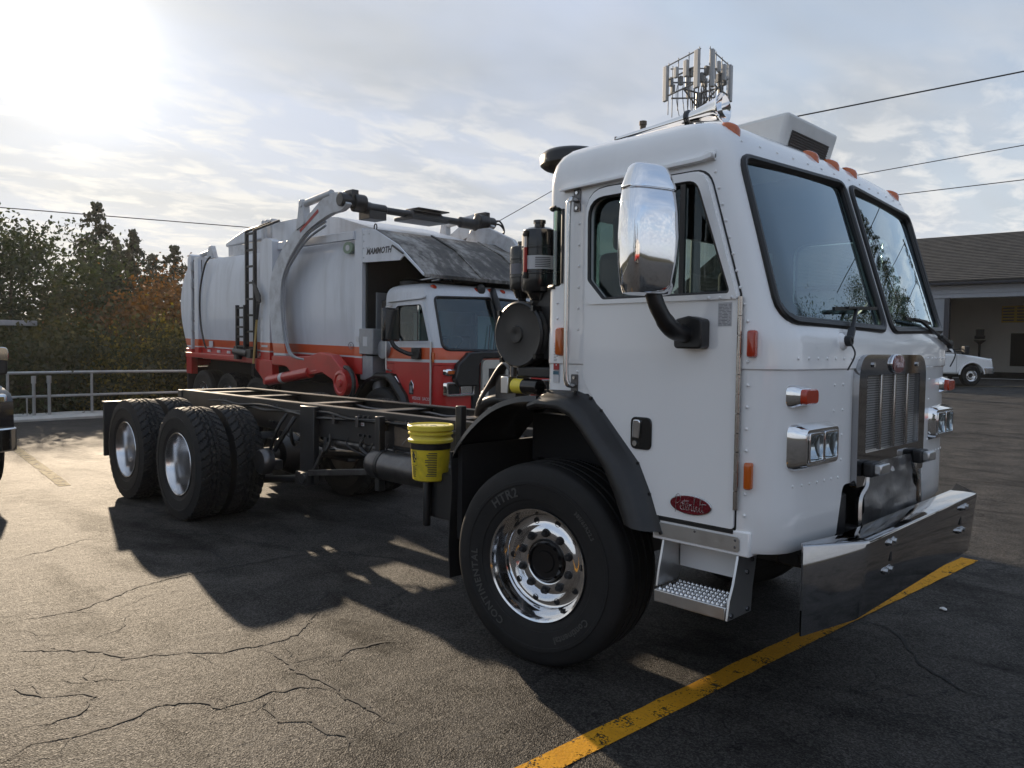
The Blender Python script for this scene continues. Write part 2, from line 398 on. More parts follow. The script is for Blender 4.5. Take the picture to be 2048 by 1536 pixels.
# ------------------------------------------------------------------ ground
def gz(x, y):
    s = max(0., y-5.); return .0155*s*s/(s+4)
def ground_mat():
    m = bpy.data.materials.new('asphalt'); m.use_nodes = True; nt = m.node_tree; g = G(nt); b = nt.nodes['Principled BSDF']
    oc = g.n('ShaderNodeTexCoord').outputs['Object']
    big = g.noise(oc, .35, 3, .6, .3); mid = g.noise(oc, 2.2, 6, .65, .2); fine = g.noise(oc, 60, 2, .6)
    vo = g.n('ShaderNodeTexVoronoi', {'Vector': oc, 'Scale': 135.}); stones = vo.outputs['Distance']; st = vo.outputs['Color']
    sv = g.n('ShaderNodeSeparateColor', {0: st}).outputs[0]
    c = g.ramp(mid, [(.25, (.014, .013, .012)), (.5, (.027, .0243, .0215)), (.78, (.052, .044, .036))])
    c = g.mix(g.math('MULTIPLY', g.maprange(big, .42, .62), .5), c, (.020, .0195, .0195))
    c = g.mix(g.math('MULTIPLY', g.maprange(sv, .55, 1.), .5), c, (.10, .09, .078))
    c = g.mix(g.math('MULTIPLY', g.maprange(fine, .5, .72), .45), c, (.010, .0098, .0095))
    # stains with a shape of their own
    stain = g.maprange(g.noise(g.n('ShaderNodeMapping', {'Vector': oc, 'Rotation': (0, 0, rad(-12)), 'Scale': (.5, 1.6, 1)}).outputs[0], 1.1, 5, .6, .5), .52, .66)
    c = g.mix(g.math('MULTIPLY', stain, .75), c, (.011, .0105, .010))
    # cracks: two voronoi networks bent by noise, kept only where a mask allows
    wob = g.n('ShaderNodeTexNoise', {'Vector': oc, 'Scale': .9, 'Detail': 5., 'Roughness': .62}).outputs['Color']
    w2 = g.n('ShaderNodeTexNoise', {'Vector': oc, 'Scale': 7., 'Detail': 4., 'Roughness': .6}).outputs['Color']
    pos = g.vmath('ADD', oc, g.vmath('MULTIPLY', g.vmath('SUBTRACT', wob, (.5, .5, .5)), (1.1, 1.1, 0)))
    pos = g.vmath('ADD', pos, g.vmath('MULTIPLY', g.vmath('SUBTRACT', w2, (.5, .5, .5)), (.12, .12, 0)))
    pos = g.vmath('MULTIPLY', pos, (1, 1.0, 0))
    def net(scale, width, stretch):
        v = g.n('ShaderNodeMapping', {'Vector': pos, 'Rotation': (0, 0, rad(38)), 'Scale': (1, stretch, 1)}).outputs[0]
        d = g.n('ShaderNodeTexVoronoi', {'Vector': v, 'Scale': scale}, feature='DISTANCE_TO_EDGE').outputs['Distance']
        return g.maprange(d, width, width*.25)
    k1 = g.math('MULTIPLY', net(.42, .0085, .5), g.maprange(g.noise(oc, .8, 2), .34, .46))
    k2 = g.math('MULTIPLY', net(2.1, .017, .8), g.maprange(g.noise(oc, .55, 3), .44, .52))
    crack = g.math('MAXIMUM', k1, k2)
    c = g.mix(g.math('MULTIPLY', crack, .95), c, (.008, .0075, .007))
    nt.links.new(c, b.inputs['Base Color'])
    nt.links.new(g.math('ADD', .58, g.math('MULTIPLY', mid, .22)), b.inputs['Roughness'])
    sp = g.math('MULTIPLY', g.maprange(sv, .1, 1., .2, .95), g.math('SUBTRACT', 1.0, g.math('MULTIPLY', stain, .6)))
    sp = g.math('MULTIPLY', sp, g.maprange(fine, .35, .65, .45, 1.15))
    sp = g.math('MULTIPLY', sp, g.maprange(mid, .35, .65, .34, .92))
    nt.links.new(sp, b.inputs['Specular IOR Level'])
    h = g.math('ADD', g.math('MULTIPLY', stones, 1.), g.math('ADD', g.math('MULTIPLY', g.noise(oc, 130, 2, .7), .8), g.math('MULTIPLY', g.noise(g.n('ShaderNodeMapping', {'Vector': oc, 'Rotation': (0, 0, rad(-40)), 'Scale': (1., .55, 1)}).outputs[0], 7, 5, .72, .4), 3.2)))
    bn = g.n('ShaderNodeBump', {'Height': h, 'Strength': 1., 'Distance': .0042})
    nt.links.new(bn.outputs[0], b.inputs['Normal']); MATS['asphalt'] = m
ground_mat()
def soft(lo, hi, n): return [lerp(lo, hi, i/n) for i in range(n+1)]
xs = soft(-16.55, 60, 40); ys = soft(-60, 4, 20)+soft(6, 74, 34)
mb = MB(); vs = [(x, y, gz(x, y)) for y in ys for x in xs]; nx = len(xs)
mb.add(vs, [(j*nx+i, j*nx+i+1, (j+1)*nx+i+1, (j+1)*nx+i) for j in range(len(ys)-1) for i in range(nx-1)])
lot = struct(mb.build('parking_lot_ground', 'asphalt', sharp=60))
mat('soil', (.055, .05, .03), 1., spec=0., var=.5, vscale=.4, bump=.5, bscale=3)
mb = MB(); N = 36
rows = []
for rr in (0, 20, 40, 80, 160, 400, 1500):
    rows.append([(rr*cos(2*pi*k/N), rr*sin(2*pi*k/N), -.45-(1.2 if rr > 20 else 0)) for k in range(N)])
mb.loft(rows[1:], True, False); mb.add(rows[1], [tuple(range(N))])
struct(mb.build('terrain', 'soil', sharp=60))

def paint_mat(name, c1, c2, wear):
    m = bpy.data.materials.new(name); m.use_nodes = True; nt = m.node_tree; g = G(nt); b = nt.nodes['Principled BSDF']
    oc = g.n('ShaderNodeTexCoord').outputs['Object']
    n = g.noise(oc, 9, 6, .65, .2); n2 = g.noise(oc, 90, 3, .6)
    c = g.mix(g.maprange(n, .3, .7), c1, c2); c = g.mix(g.math('MULTIPLY', g.maprange(n2, .55, .72), .5), c, (.09, .07, .04))
    nt.links.new(c, b.inputs['Base Color']); b.inputs['Roughness'].default_value = .8; b.inputs['Specular IOR Level'].default_value = .15
    a = g.maprange(g.math('ADD', g.math('MULTIPLY', n, .6), g.math('MULTIPLY', n2, .4)), wear, wear-.07)
    nt.links.new(a, b.inputs['Alpha'])
    bn = g.n('ShaderNodeBump', {'Height': g.noise(oc, 75, 3, .6), 'Strength': .6, 'Distance': .005}); nt.links.new(bn.outputs[0], b.inputs['Normal'])
    MATS[name] = m
paint_mat('paint_yellow', (.48, .22, .010), (.62, .31, .02), .60)
paint_mat('paint_pale', (.34, .28, .15), (.26, .21, .12), .58)
def line(name, pts, w, mt, z=.004):
    mb = MB(); L = []
    P = [Vector((*p, 0)) for p in pts]; rnd = random.Random(3)
    Q = []
    for a, b in zip(P, P[1:]):
        n = max(1, int((b-a).length/.12)); Q += [a.lerp(b, k/n) for k in range(n)]
    Q.append(P[-1]); rows = []
    for i, p in enumerate(Q):
        d = (Q[min(i+1, len(Q)-1)]-Q[max(i-1, 0)]).normalized(); s = Vector((-d.y, d.x, 0))
        e1 = w/2+rnd.uniform(-.004, .004); e2 = w/2+rnd.uniform(-.004, .004)
        rows.append([p-s*e1+Vector((0, 0, gz(p.x, p.y-e1)+z)), p+s*e2+Vector((0, 0, gz(p.x, p.y+e2)+z))])
    mb.loft(rows, False, False)
    return struct(mb.build(name, mt, smooth=False))
line('painted_line', [(.545, -4.6), (.735, -1.97), (.86, .25), (1.035, 2.85)], .125, 'paint_yellow')
line('painted_line', [(-11.9, -1.0), (-7.2, -1.47)], .13, 'paint_pale')
line('painted_line', [(-30, 27.2), (-9.5, 28.4), (-6.0, 30.0), (-4.0, 31.8), (0, 36.5)], .13, 'paint_pale', .02)
line('painted_line', [(-12.5, 29.4), (-7.6, 31.4)], .12, 'paint_pale', .02)
# long cracks in the asphalt, each its own ragged groove strip
def px_ground(u, v):
    d = fw+r2*((u-1024)/1551)+u2*((768-v)/1551); t = -1.668/d.z; return Vector((2.763, -4.167, 1.668))+d*t
CR = [[(0, 1250), (125, 1228), (215, 1200), (280, 1170), (380, 1148), (475, 1130), (550, 1118), (650, 1103), (740, 1090)],
      [(0, 1302), (90, 1300), (180, 1303), (250, 1318), (350, 1305), (435, 1305), (490, 1294), (530, 1282), (590, 1268), (630, 1222), (660, 1190), (640, 1170)],
      [(490, 1300), (565, 1315), (600, 1345), (645, 1360), (690, 1390), (725, 1400), (800, 1440), (825, 1465)],
      [(0, 1525), (75, 1490), (165, 1465), (250, 1440), (310, 1420), (400, 1400), (450, 1410), (525, 1400), (600, 1380), (690, 1388)],
      [(0, 1365), (55, 1385), (135, 1388), (165, 1396), (135, 1430), (50, 1455), (0, 1452)],
      [(625, 1335), (690, 1315), (710, 1295), (775, 1285), (860, 1282)], [(0, 1122), (80, 1105), (160, 1080), (240, 1072)],
      [(410, 1095), (430, 1120), (470, 1135)], [(520, 1405), (560, 1440), (620, 1445), (690, 1480), (705, 1530)],
      [(1700, 1230), (1780, 1265), (1840, 1330), (1900, 1370), (2040, 1420)], [(1930, 1120), (2000, 1130), (2048, 1150)], [(1300, 1500), (1330, 1450), (1290, 1440)], [(1905, 880), (1960, 905), (2048, 912)]]
rc = random.Random(12)
for k in range(26):     # finer hairline cracks between the long ones
    a = px_ground(rc.uniform(0, 1150), rc.uniform(1090, 1530)) if k < 18 else px_ground(rc.uniform(1150, 2040), rc.uniform(1300, 1520))
    b = a+Vector((rc.uniform(-.5, .5), rc.uniform(-.5, .5), 0)); CR.append([('w', a), ('w', a.lerp(b, .5)+Vector((rc.gauss(0, .05), rc.gauss(0, .05), 0))), ('w', b)])
for cpts in CR:
    fine_ = cpts[0][0] == 'w'; P = [q[1] if fine_ else px_ground(*q) for q in cpts]; Q = []
    for a, b in zip(P, P[1:]):
        n = max(1, int((b-a).length/.035)); Q += [a.lerp(b, k/n) for k in range(n)]
    j = Vector((0, 0, 0)); rows = []
    for i, q in enumerate(Q):
        j = j*.8+Vector((rc.gauss(0, .013), rc.gauss(0, .013), 0)); d = (Q[min(i+1, len(Q)-1)]-Q[max(0, i-1)]).normalized(); s = Vector((-d.y, d.x, 0))
        e = min(1, i/6, (len(Q)-1-i)/6)*(.0035+.008*abs(noise.noise(Vector((i*.13, len(Q), 0))))+rc.uniform(0, .005))*(.45 if fine_ else 1.); c = q+j
        rows.append([c-s*e+Vector((0, 0, gz(c.x, c.y)+.0035)), c+s*e*rc.uniform(.6, 1.4)+Vector((0, 0, gz(c.x, c.y)+.0035))])
    MB().loft(rows, False, False).build('crack', 'void', lot, smooth=False)
    for i in range(8, len(rows)-4, rc.randint(14, 22)):
        a = (rows[i][0]+rows[i][1])/2; an = rc.uniform(0, 6.28); L = rc.uniform(.08, .32); n = int(L/.03)+2; br = []
        for k in range(n):
            an += rc.gauss(0, .35); a = a+Vector((cos(an), sin(an), 0))*.03; e = .003*(1-k/(n-1))+.0003; s = Vector((-sin(an), cos(an), 0))*e; br.append([a-s, a+s])
        MB().loft(br, False, False).build('crack', 'void', lot, smooth=False)
# small litter on the asphalt
def litter(loc, s, label):
    mb = MB(); r = random.Random(int(loc[0]*100)); n = 9
    ring = [Vector((cos(2*pi*k/n)*s*r.uniform(.6, 1), sin(2*pi*k/n)*s*.6*r.uniform(.6, 1), r.uniform(.004, .012))) for k in range(n)]
    mb.add(ring+[Vector((0, 0, .02))]+[Vector((p.x*.8, p.y*.8, .001)) for p in ring], [(k, (k+1) % n, n) for k in range(n)]+[((k+1) % n, k, n+1+k, n+1+(k+1) % n) for k in range(n)])
    o = mb.build('paper_scrap', 'litter', sharp=20); o.location = loc; tag(o, label, 'litter', 'scraps of litter on the asphalt')
litter((1.27, 1.33, .002), .035, 'small white paper scrap on the asphalt ahead of the chrome bumper')
litter((-3.13, -3.2, .002), .03, 'tiny white scrap on the sunlit asphalt near the left edge')

# ------------------------------------------------------------------ kerb and pipe fence
mb = MB(); prof = [(-16.55, -.2), (-15.75, -.2), (-15.72, .055), (-15.80, .09), (-16.52, .105)]
rows = [[(x+random.uniform(-.02, .02), y, z+random.uniform(-.012, .012)) for x, z in prof] for y in soft(-30, 22, 80)]
struct(mb.loft(rows, True, True).build('kerb', 'concrete', sharp=30))
fz = thing('pipe_fence', 'galvanised two-rail pipe fence along the white kerb before the trees', 'fence', (-16.2, 0, .08))
for z, r in ((.92, .032), (.41, .028)):
    mb = MB(); mb.tube([(0, y, z+.006*sin(y)) for y in soft(-26, 20, 46)], r, 8); mb.build('rail', 'galv', fz)
for i, y in enumerate([-25, -22, -19, -16, -13, -10, -7, -4, -1.4, -.09, 1.53, 4.3, 7.2, 10.2, 13.2, 16.2, 19.2]):
    mb = MB(); mb.cyl((0, y, -.05), (0, y, .92), .028, n=8); mb.box(-.08, .08, y-.08, y+.08, -.02, .012); mb.build('post', 'galv', fz)
for y in (.36, .65):
    mb = MB(); mb.cyl((.12, y, -.06), (.12, y, .86), .033, n=8); mb.cyl((.12, y, .70), (.12, y, .86), .047, n=8); mb.build('gate_post', 'galv', fz)
mb = MB(); mb.tube([(.16, -.5, .02), (.16, .22, .02), (.16, .22, .42), (.16, .06, .43), (.16, .34, .43)], .02, 6); mb.build('bracket', 'galv', fz)
tp = thing('sign_post', 'grey steel post with a flat crossbar standing behind the fence at the left edge', 'post', (-19.0, .2, -.5))
mb = MB(); mb.box(-.06, .06, -.09, .09, 0, 2.55); mb.build('pole', 'greymetal', tp, .01)
mb = MB(); mb.box(-.06, .06, -1.6, .95, 2.55, 2.68); mb.build('crossbar', 'greymetal', tp, .01)

# ------------------------------------------------------------------ garage building on the right
BR = rad(5); bz = gz(0, 37.7)
bl = thing('garage_building', 'grey garage with dark shingle roof and a wide open bay', 'building', (-8.93, 37.7, bz), (0, 0, BR))
def part(name, mt, parent, fn, bevel=0, **kw):
    mb = MB(); fn(mb); return mb.build(name, mt, parent, bevel, **kw)
HT = 3.85
for (a, b, nm) in ((-14, -.12, 'wall'), (8.1, 10, 'wall')):
    w = part(nm, 'siding', bl, lambda m: m.box(a, b, 0, .2, 0, HT))
    z = 0.0
    base = None
    for i in range(19):
        mb = MB(); z0 = i*.2; mb.add([(a, -.03, z0), (b, -.03, z0), (b, -.012, z0+.2), (a, -.012, z0+.2), (a, .0, z0), (b, .0, z0), (b, 0, z0+.2), (a, 0, z0+.2)],
            [(0, 1, 2, 3), (0, 4, 5, 1), (3, 2, 6, 7), (0, 3, 7, 4), (1, 5, 6, 2)])
        mb.build('siding_board', 'siding', w, smooth=False)
part('door_jamb', 'trimdark', bl, lambda m: m.box(-.14, .08, -.06, .3, 0, HT))
part('door_jamb', 'trimdark', bl, lambda m: m.box(8.02, 8.2, -.06, .3, 0, HT))
hd = part('header', 'fascia', bl, lambda m: m.box(-14, 10, -.02, .3, HT+.003, HT+.62))
for i in range(3): part('header_board', 'fascia', hd, lambda m: m.box(-14, 10, -.06-.012*(i % 2), -.02, HT+.02+.2*i, HT+.2+.2*i))
part('gutter', 'trimdark', bl, lambda m: m.prism(rpoly([(-.62, HT+.62), (-.42, HT+.62), (-.42, HT+.80), (-.62, HT+.80)], .03, 2), 'x', -14.3, 10.3))
part('soffit', 'fascia', bl, lambda m: m.box(-14.2, 10.2, -.42, .3, HT+.64, HT+.68))
def shingle_mat():
    m = bpy.data.materials.new('shingle'); m.use_nodes = True; nt = m.node_tree; g = G(nt); b = nt.nodes['Principled BSDF']
    oc = g.n('ShaderNodeTexCoord').outputs['Object']
    st = g.n('ShaderNodeMapping', {'Vector': oc, 'Scale': (1.1, 4.6, 4.6)}).outputs[0]
    n = g.noise(st, 1.8, 5, .7, .3); n2 = g.noise(oc, 20, 3, .6)
    c = g.ramp(n, [(.3, (.032, .032, .033)), (.5, (.065, .063, .061)), (.72, (.125, .115, .105))])
    c = g.mix(g.math('MULTIPLY', n2, .3), c, (.04, .04, .04)); nt.links.new(c, b.inputs['Base Color']); b.inputs['Roughness'].default_value = .9
    MATS['shingle'] = m
shingle_mat()
rf = part('roof', 'shingle', bl, lambda m: m.prism([(-.66, HT+.80), (5.2, HT+3.68), (11.2, HT+.75), (11.2, HT+.6), (5.2, HT+3.5), (-.6, HT+.70)], 'x', -14.5, 10.5), smooth=False)
for i in range(30):
    t0 = i/30; y0 = lerp(-.66, 5.2, t0); z0 = lerp(HT+.80, HT+3.68, t0); y1 = lerp(-.66, 5.2, t0+1/30); z1 = lerp(HT+.8, HT+3.68, t0+1/30)
    mb = MB(); mb.add([(-14.5, y0-.02, z0+.004), (10.5, y0-.02, z0+.004), (10.5, y0-.02, z0+.05), (-14.5, y0-.02, z0+.05), (10.5, y1, z1+.012), (-14.5, y1, z1+.012)], [(0, 1, 2, 3), (3, 2, 4, 5)])
    mb.build('shingle_course', 'shingle', rf, smooth=False)
part('interior_wall', 'intwall', bl, lambda m: (m.box(-1.5, 10, 9.0, 9.2, 0, HT+.6), m.box(-1.7, -1.5, .3, 9.2, 0, HT+.6), m.box(10, 10.2, .3, 9.2, 0, HT+.6)))
part('ceiling', 'intwall', bl, lambda m: m.box(-1.7, 10.2, .3, 9.2, HT+.62, HT+.66))
part('shop_floor', 'shopfloor', bl, lambda m: m.box(-1.7, 10.2, -.1, 9.2, -.3, .012))
part('doorway', 'void', bl, lambda m: m.box(1.55, 3.3, 8.9, 8.99, .5, 2.35), .01)
part('wall_shelf', 'trimdark', bl, lambda m: (m.box(3.9, 5.6, 8.5, 8.98, .95, 1.0), m.box(5.55, 5.6, 8.5, 8.98, 1.0, 1.8)))
part('pipe', 'trimdark', bl, lambda m: (m.cyl((6.3, 8.9, 1.2), (6.3, 8.9, HT+.5), .05, n=6), m.box(6.1, 6.6, 8.8, 8.98, 1.15, 1.35)))
sg = thing('menu_board', 'yellow three-panel board with dark rows on the back wall of the garage', 'sign', (0, 0, 0), (0, 0, BR))
off = Matrix.Translation((-8.93, 37.7, bz)) @ Matrix.Rotation(BR, 4, 'Z')
sg.location = off @ Vector((1.05, 8.97, 2.95))
part('backing', 'signyel', sg, lambda m: m.box(0, 2.05, -.03, 0, 0, .95), .01)
for k in range(3):
    for j in range(5):
        part('text_row', 'ink', sg, lambda m: m.box(.06+k*.68, .06+k*.68+.55-.1*((j*k) % 2), -.036, -.031, .1+j*.17, .16+j*.17))
ds = thing('bench_grinder', 'dark bench grinder on a stand beside the garage wall', 'tool', off @ Vector((.25, 7.5, 0)), (0, 0, BR))
part('stand', 'black', ds, lambda m: m.lathe([(.25, 0), (.06, .05), (.06, 1.7), (.3, 1.9), (.3, 1.95)], (0, 0, 0), (0, 0, 1), 10))
part('grinder', 'trimdark', ds, lambda m: (m.cyl((-.25, 0, 2.1), (.25, 0, 2.1), .1, n=10), m.box(-.2, .2, -.05, .05, 2.1, 2.55)))

# ------------------------------------------------------------------ cell tower, utility pole, wires
TX, TY = 2.763-.5251*47, -4.167+.851*47
tw = thing('cell_tower', 'grey monopole cell tower crowned with panel antennas behind the white cab', 'tower', (TX, TY, 0), (0, 0, rad(-20)))
tw.scale = (.74, .74, 1.02)
part('mast', 'tower', tw, lambda m: m.lathe([(.45, -1), (.33, 14), (.26, 16.2)], (0, 0, 0), (0, 0, 1), 12))
rt = random.Random(5)
def tw_frame(mb):
    for a in range(3):
        an = a*2*pi/3+rad(30); d = Vector((cos(an), sin(an), 0)); s = Vector((-sin(an), cos(an), 0))
        c = d*1.55
        for z in (16.3, 17.2):
            mb.tube([c-s*2.0+Vector((0, 0, z)), c+s*2.0+Vector((0, 0, z))], .05, 6)
        for z in (15.3, 16.2): mb.tube([Vector((0, 0, z)), c*.98+Vector((0, 0, 16.3))], .055, 6)
        for k in (-1.9, -.65, .65, 1.9): mb.tube([c+s*k+Vector((0, 0, 15.2)), c+s*k+Vector((0, 0, 18.15))], .04, 6)
    for a in range(3):
        an = a*2*pi/3+rad(30); s = Vector((-sin(an), cos(an), 0)); c = Vector((cos(an), sin(an), 0))*1.6
        mb.tube([c-s*2.1+Vector((0, 0, 18.0)), c+s*2.1+Vector((0, 0, 18.0))], .04, 6)
    mb.lathe([(.45, 14.9), (.45, 15.05)], (0, 0, 0), (0, 0, 1), 10)
part('platform_frame', 'tower', tw, tw_frame)
def panel(an, k, z0, z1, w, mt='antenna'):
    d = Vector((cos(an), sin(an), 0)); s = Vector((-sin(an), cos(an), 0)); c = d*1.75+s*k
    M = Matrix((d, s, Vector((0, 0, 1)))).transposed().to_4x4(); M.translation = c
    part('panel_antenna', mt, tw, lambda m: m.prism(rpoly([(-.08, -w/2), (.14, -w/2), (.14, w/2), (-.08, w/2)], .05, 2), 'z', z0, z1) or None, 0) if False else None
    mb = MB(); mb.box(-.08, .16, -w/2, w/2, z0, z1, M); mb.build('panel_antenna', mt, tw, .03)
for a in range(3):
    an = a*2*pi/3+rad(30)
    panel(an, -1.95, 15.95, 17.95, .45); panel(an, 1.95, 15.9, 17.95, .5) if a != 1 else None; panel(an, .62, 16.8, 17.7, .42); panel(an, -.62, 17.0, 17.6, .34)
    d = Vector((cos(an), sin(an), 0)); s = Vector((-sin(an), cos(an), 0))
    for k in (-1.9, -.65, .65, 1.9):
        c = d*1.3+s*k; mb = MB(); z = 16.2+rt.random()*.7; mb.box(c.x-.14, c.x+.14, c.y-.14, c.y+.14, z, z+.5); mb.build('radio_unit', 'tower', tw, .02)
def tw_cables(mb):
    for i in range(34):
        an = rt.uniform(0, 2*pi); r = rt.uniform(.4, 1.75); p = Vector((cos(an)*r, sin(an)*r, 0))
        mb.tube(spline([p+Vector((0, 0, 16.6)), p*1.08+Vector((.1, 0, 15.9)), p*.9+Vector((0, .1, 15.2+rt.uniform(-.7, .6)))], 4), .03, 4)
    mb.tube([(.55+.35*cos(t/3), -.2, 14.6+.4*sin(t/3)) for t in range(20)], .04, 4)
part('cables', 'black', tw, tw_cables, kind='stuff')

PX, PY = 2.763-.5815*38, -4.167+.8135*38
up = thing('utility_pole', 'weathered wooden utility pole with crossarm just behind the white cab roof', 'utility pole', (PX, PY, 0))
part('pole', 'wood', up, lambda m: m.lathe([(.17, -1), (.14, 12.3), (.18, 12.32), (.18, 12.5)], (0, 0, 0), (0, 0, 1), 10))
part('crossarm', 'wood', up, lambda m: m.bar((-1.1, -.75, 11.75), (1.1, .75, 11.55), .12, .14))
part('transformer', 'greymetal', up, lambda m: m.lathe([(.24, 10.4), (.27, 10.45), (.27, 11.25), (.2, 11.35)], (-.42, -.3, 0), (0, 0, 1), 12))
CP = Vector((2.763, -4.167, 1.668))
def wire(p0, p1, sag, label, r=.02):
    p0 = Vector(p0); p1 = Vector(p1); mb = MB()
    mb.tube([p0.lerp(p1, t/24)-Vector((0, 0, sag*4*(t/24)*(1-t/24))) for t in range(25)], r, 5)
    tag(mb.build('power_line', 'black', None), label, 'wire', 'overhead wires')
def at(d, rng): return CP+Vector(d)*rng
A1 = at((-.4211, .907, .2813), 36); B1 = at((-.2083, .9781, .3015), 36); dd = B1-A1
wire(A1-dd*1.1, B1+dd*2.6, .05, 'topmost thick cable rising from behind the rooftop air unit to the right edge', .032)
A2 = at((-.3563, .9344, .2072), 40); B2 = at((-.2056, .9786, .2234), 38); dd = B2-A2
wire(A2-dd*1.3, B2+dd*4, .05, 'middle overhead wire right of the white cab', .02)
A3 = at((-.3212, .947, .1809), 40); B3 = at((-.2043, .9789, .1868), 38); dd = B3-A3
wire(A3-dd*1.5, B3+dd*4, .05, 'lowest overhead wire meeting the sky right of the windshield', .02)
A4 = at((-.9785, .2065, .1427), 40); B4 = at((-.8944, .4472, .1413), 40); dd = B4-A4
wire(A4-dd*.5, B4+dd*1.15, .0, 'long overhead wire crossing the sky above the left trees', .022)
A5 = at((-.728, .6856, .1571), 34); B5 = at((-.6724, .7401, .2041), 37)
wire(A5-(B5-A5)*1.2, (PX, PY, 11.7), .05, 'thin wire climbing from the lift arm towards the utility pole', .016)
A6 = at((-.768, .6404, .1419), 42); B6 = at((-.7078, .7064, .1328), 42)
wire(A6-(B6-A6)*2, B6+(B6-A6)*2, .1, 'thin wire just above the dirty hopper canopy', .016)
# ------------------------------------------------------------------ wheels (shared meshes, outer face towards -y)
def ymesh(mb, name, **k): return mb.mesh(name, xf=False, **k)
def tyre_front():
    W = .19; side = [(.297, -.150), (.305, -.165), (.325, -.176), (.345, -.178), (.348, -.183), (.40, -.191), (.425, -.192), (.428, -.1965), (.445, -.1965), (.448, -.191), (.475, -.187), (.495, -.182), (.512, -.175), (.522, -.168)]
    tread = [(.530, -.155)]
    for gy in (-.105, -.04, .04, .105): tread += [(.5365, gy-.009), (.522, gy-.006), (.522, gy+.006), (.5365, gy+.009)]
    tread += [(.530, .155)]
    pr = side+tread+[(r, -h) for r, h in reversed(side)]
    mb = MB(); mb.lathe(pr, (0, 0, 0), (0, 1, 0), 96, caps=False); return ymesh(mb, 'tyre_front', sharp=25)
def tyre_rear():
    side = [(.297, -.118), (.308, -.130), (.34, -.142), (.344, -.147), (.40, -.1525), (.43, -.1525), (.433, -.157), (.447, -.157), (.45, -.152), (.48, -.148), (.505, -.141)]
    n = 240; ys = [lerp(-.139, .139, i/34) for i in range(35)]
    rows = []
    def R0(y): return .5385-.012*(y/.14)**4
    for r, h in side: rows.append([r]*n+[h])
    for y in ys:
        row = []
        for k in range(n):
            u = k/n*40; tri = abs((u % 1)-.5)*2; tri2 = abs(((u*.5) % 1)-.5)*2
            gr = False
            z0 = .045*(1 if y > 0 else -1)
            if abs(abs(y)-(.043+.018*(tri-.5))) < .0065: gr = True
            if abs(y) < .003+.012*(tri2-.4): gr = True
            uu = u+y*8*(1 if y > 0 else -1)
            if abs(y) > .043 and (uu % 1) < .17: gr = True
            if abs(y) <= .043 and ((u*1.0-y*10+.4) % 1) < .13: gr = True
            row.append(R0(y)-(.016 if gr else 0))
        rows.append(row+[y])
    for r, h in reversed(side): rows.append([r]*n+[-h])
    mb = MB(); vs = []; 
    for row in rows:
        h = row[-1]; vs += [(row[k]*cos(2*pi*k/n), h, row[k]*sin(2*pi*k/n)) for k in range(n)]
    fs = [(i*n+k, i*n+(k+1) % n, (i+1)*n+(k+1) % n, (i+1)*n+k) for i in range(len(rows)-1) for k in range(n)]
    mb.add(vs, fs); return ymesh(mb, 'tyre_rear', sharp=25)
def rim_front():
    mb = MB()
    mb.lathe([(.290, .15), (.297, -.152), (.302, -.170), (.298, -.176), (.288, -.172), (.281, -.150), (.276, -.140), (.272, -.115), (.263, -.10), (.258, -.085), (.252, -.066), (.246, -.062), (.192, -.066), (.185, -.072), (.125, -.072), (.115, -.068), (.108, -.05), (.05, -.05)], (0, 0, 0), (0, 1, 0), 64)
    return ymesh(mb, 'rim_front', sharp=50)
def rim_rear():
    mb = MB()
    mb.lathe([(.285, .13), (.297, -.12), (.302, -.137), (.298, -.142), (.287, -.138), (.280, -.118), (.272, -.105), (.262, -.04), (.258, -.02), (.255, .075), (.245, .10), (.20, .115), (.19, .10), (.115, .10), (.105, .08), (.05, .08)], (0, 0, 0), (0, 1, 0), 56)
    return ymesh(mb, 'rim_rear', sharp=50)
def rim_steel():
    mb = MB()
    mb.lathe([(.285, .13), (.297, -.12), (.302, -.137), (.298, -.142), (.287, -.138), (.278, -.11), (.262, -.07), (.255, -.03), (.235, -.02), (.20, -.055), (.17, -.06), (.12, -.06), (.11, -.12), (.08, -.13), (.001, -.13)], (0, 0, 0), (0, 1, 0), 40)
    return ymesh(mb, 'rim_steel', sharp=50)
def hub_mesh(depth):
    mb = MB(); d = depth
    mb.lathe([(.112, d+.03), (.108, d-.03), (.098, d-.045), (.092, d-.045), (.088, d-.03), (.06, d-.028), (.055, d-.036), (.03, d-.036), (.001, d-.034)], (0, 0, 0), (0, 1, 0), 28)
    return ymesh(mb, 'hub', sharp=40)
def nut_mesh():
    mb = MB(); mb.lathe([(.024, 0), (.024, -.006), (.017, -.008), (.0165, -.026), (.011, -.033), (.0001, -.034)], (0, 0, 0), (0, 1, 0), 10); return ymesh(mb, 'lug', sharp=40)
def hole_mesh():
    mb = MB(); mb.lathe([(.0175, .004), (.0175, -.0015), (.015, -.0025), (.0145, .0), (.0001, .0)], (0, 0, 0), (0, 1, 0), 14); return ymesh(mb, 'hole', sharp=40)
WM = dict(tf=tyre_front(), tr=tyre_rear(), rf=rim_front(), rr=rim_rear(), rs=rim_steel(), hf=hub_mesh(-.05), hr=hub_mesh(.08), nut=nut_mesh(), hole=hole_mesh())
for k, m in (('tf', 'rubber'), ('tr', 'rubber'), ('rf', 'alu_wheel'), ('rr', 'alu_rear'), ('rs', 'steel_dk'), ('hf', 'black_gloss'), ('hr', 'steel_dk'), ('nut', 'black_sat'), ('hole', 'void')): WM[k].materials.append(MATS[m])
def arc_text(txt, size, a0, r, h, space=1.05):
    t = text_mb(txt, size, .0012, bold=size*.02, space=space); m = MB()
    m.add([((r+v[1])*cos(a0-v[0]/(r+size*.4)), h-v[2], (r+v[1])*sin(a0-v[0]/(r+size*.4))) for v in t.v], t.f)
    return m
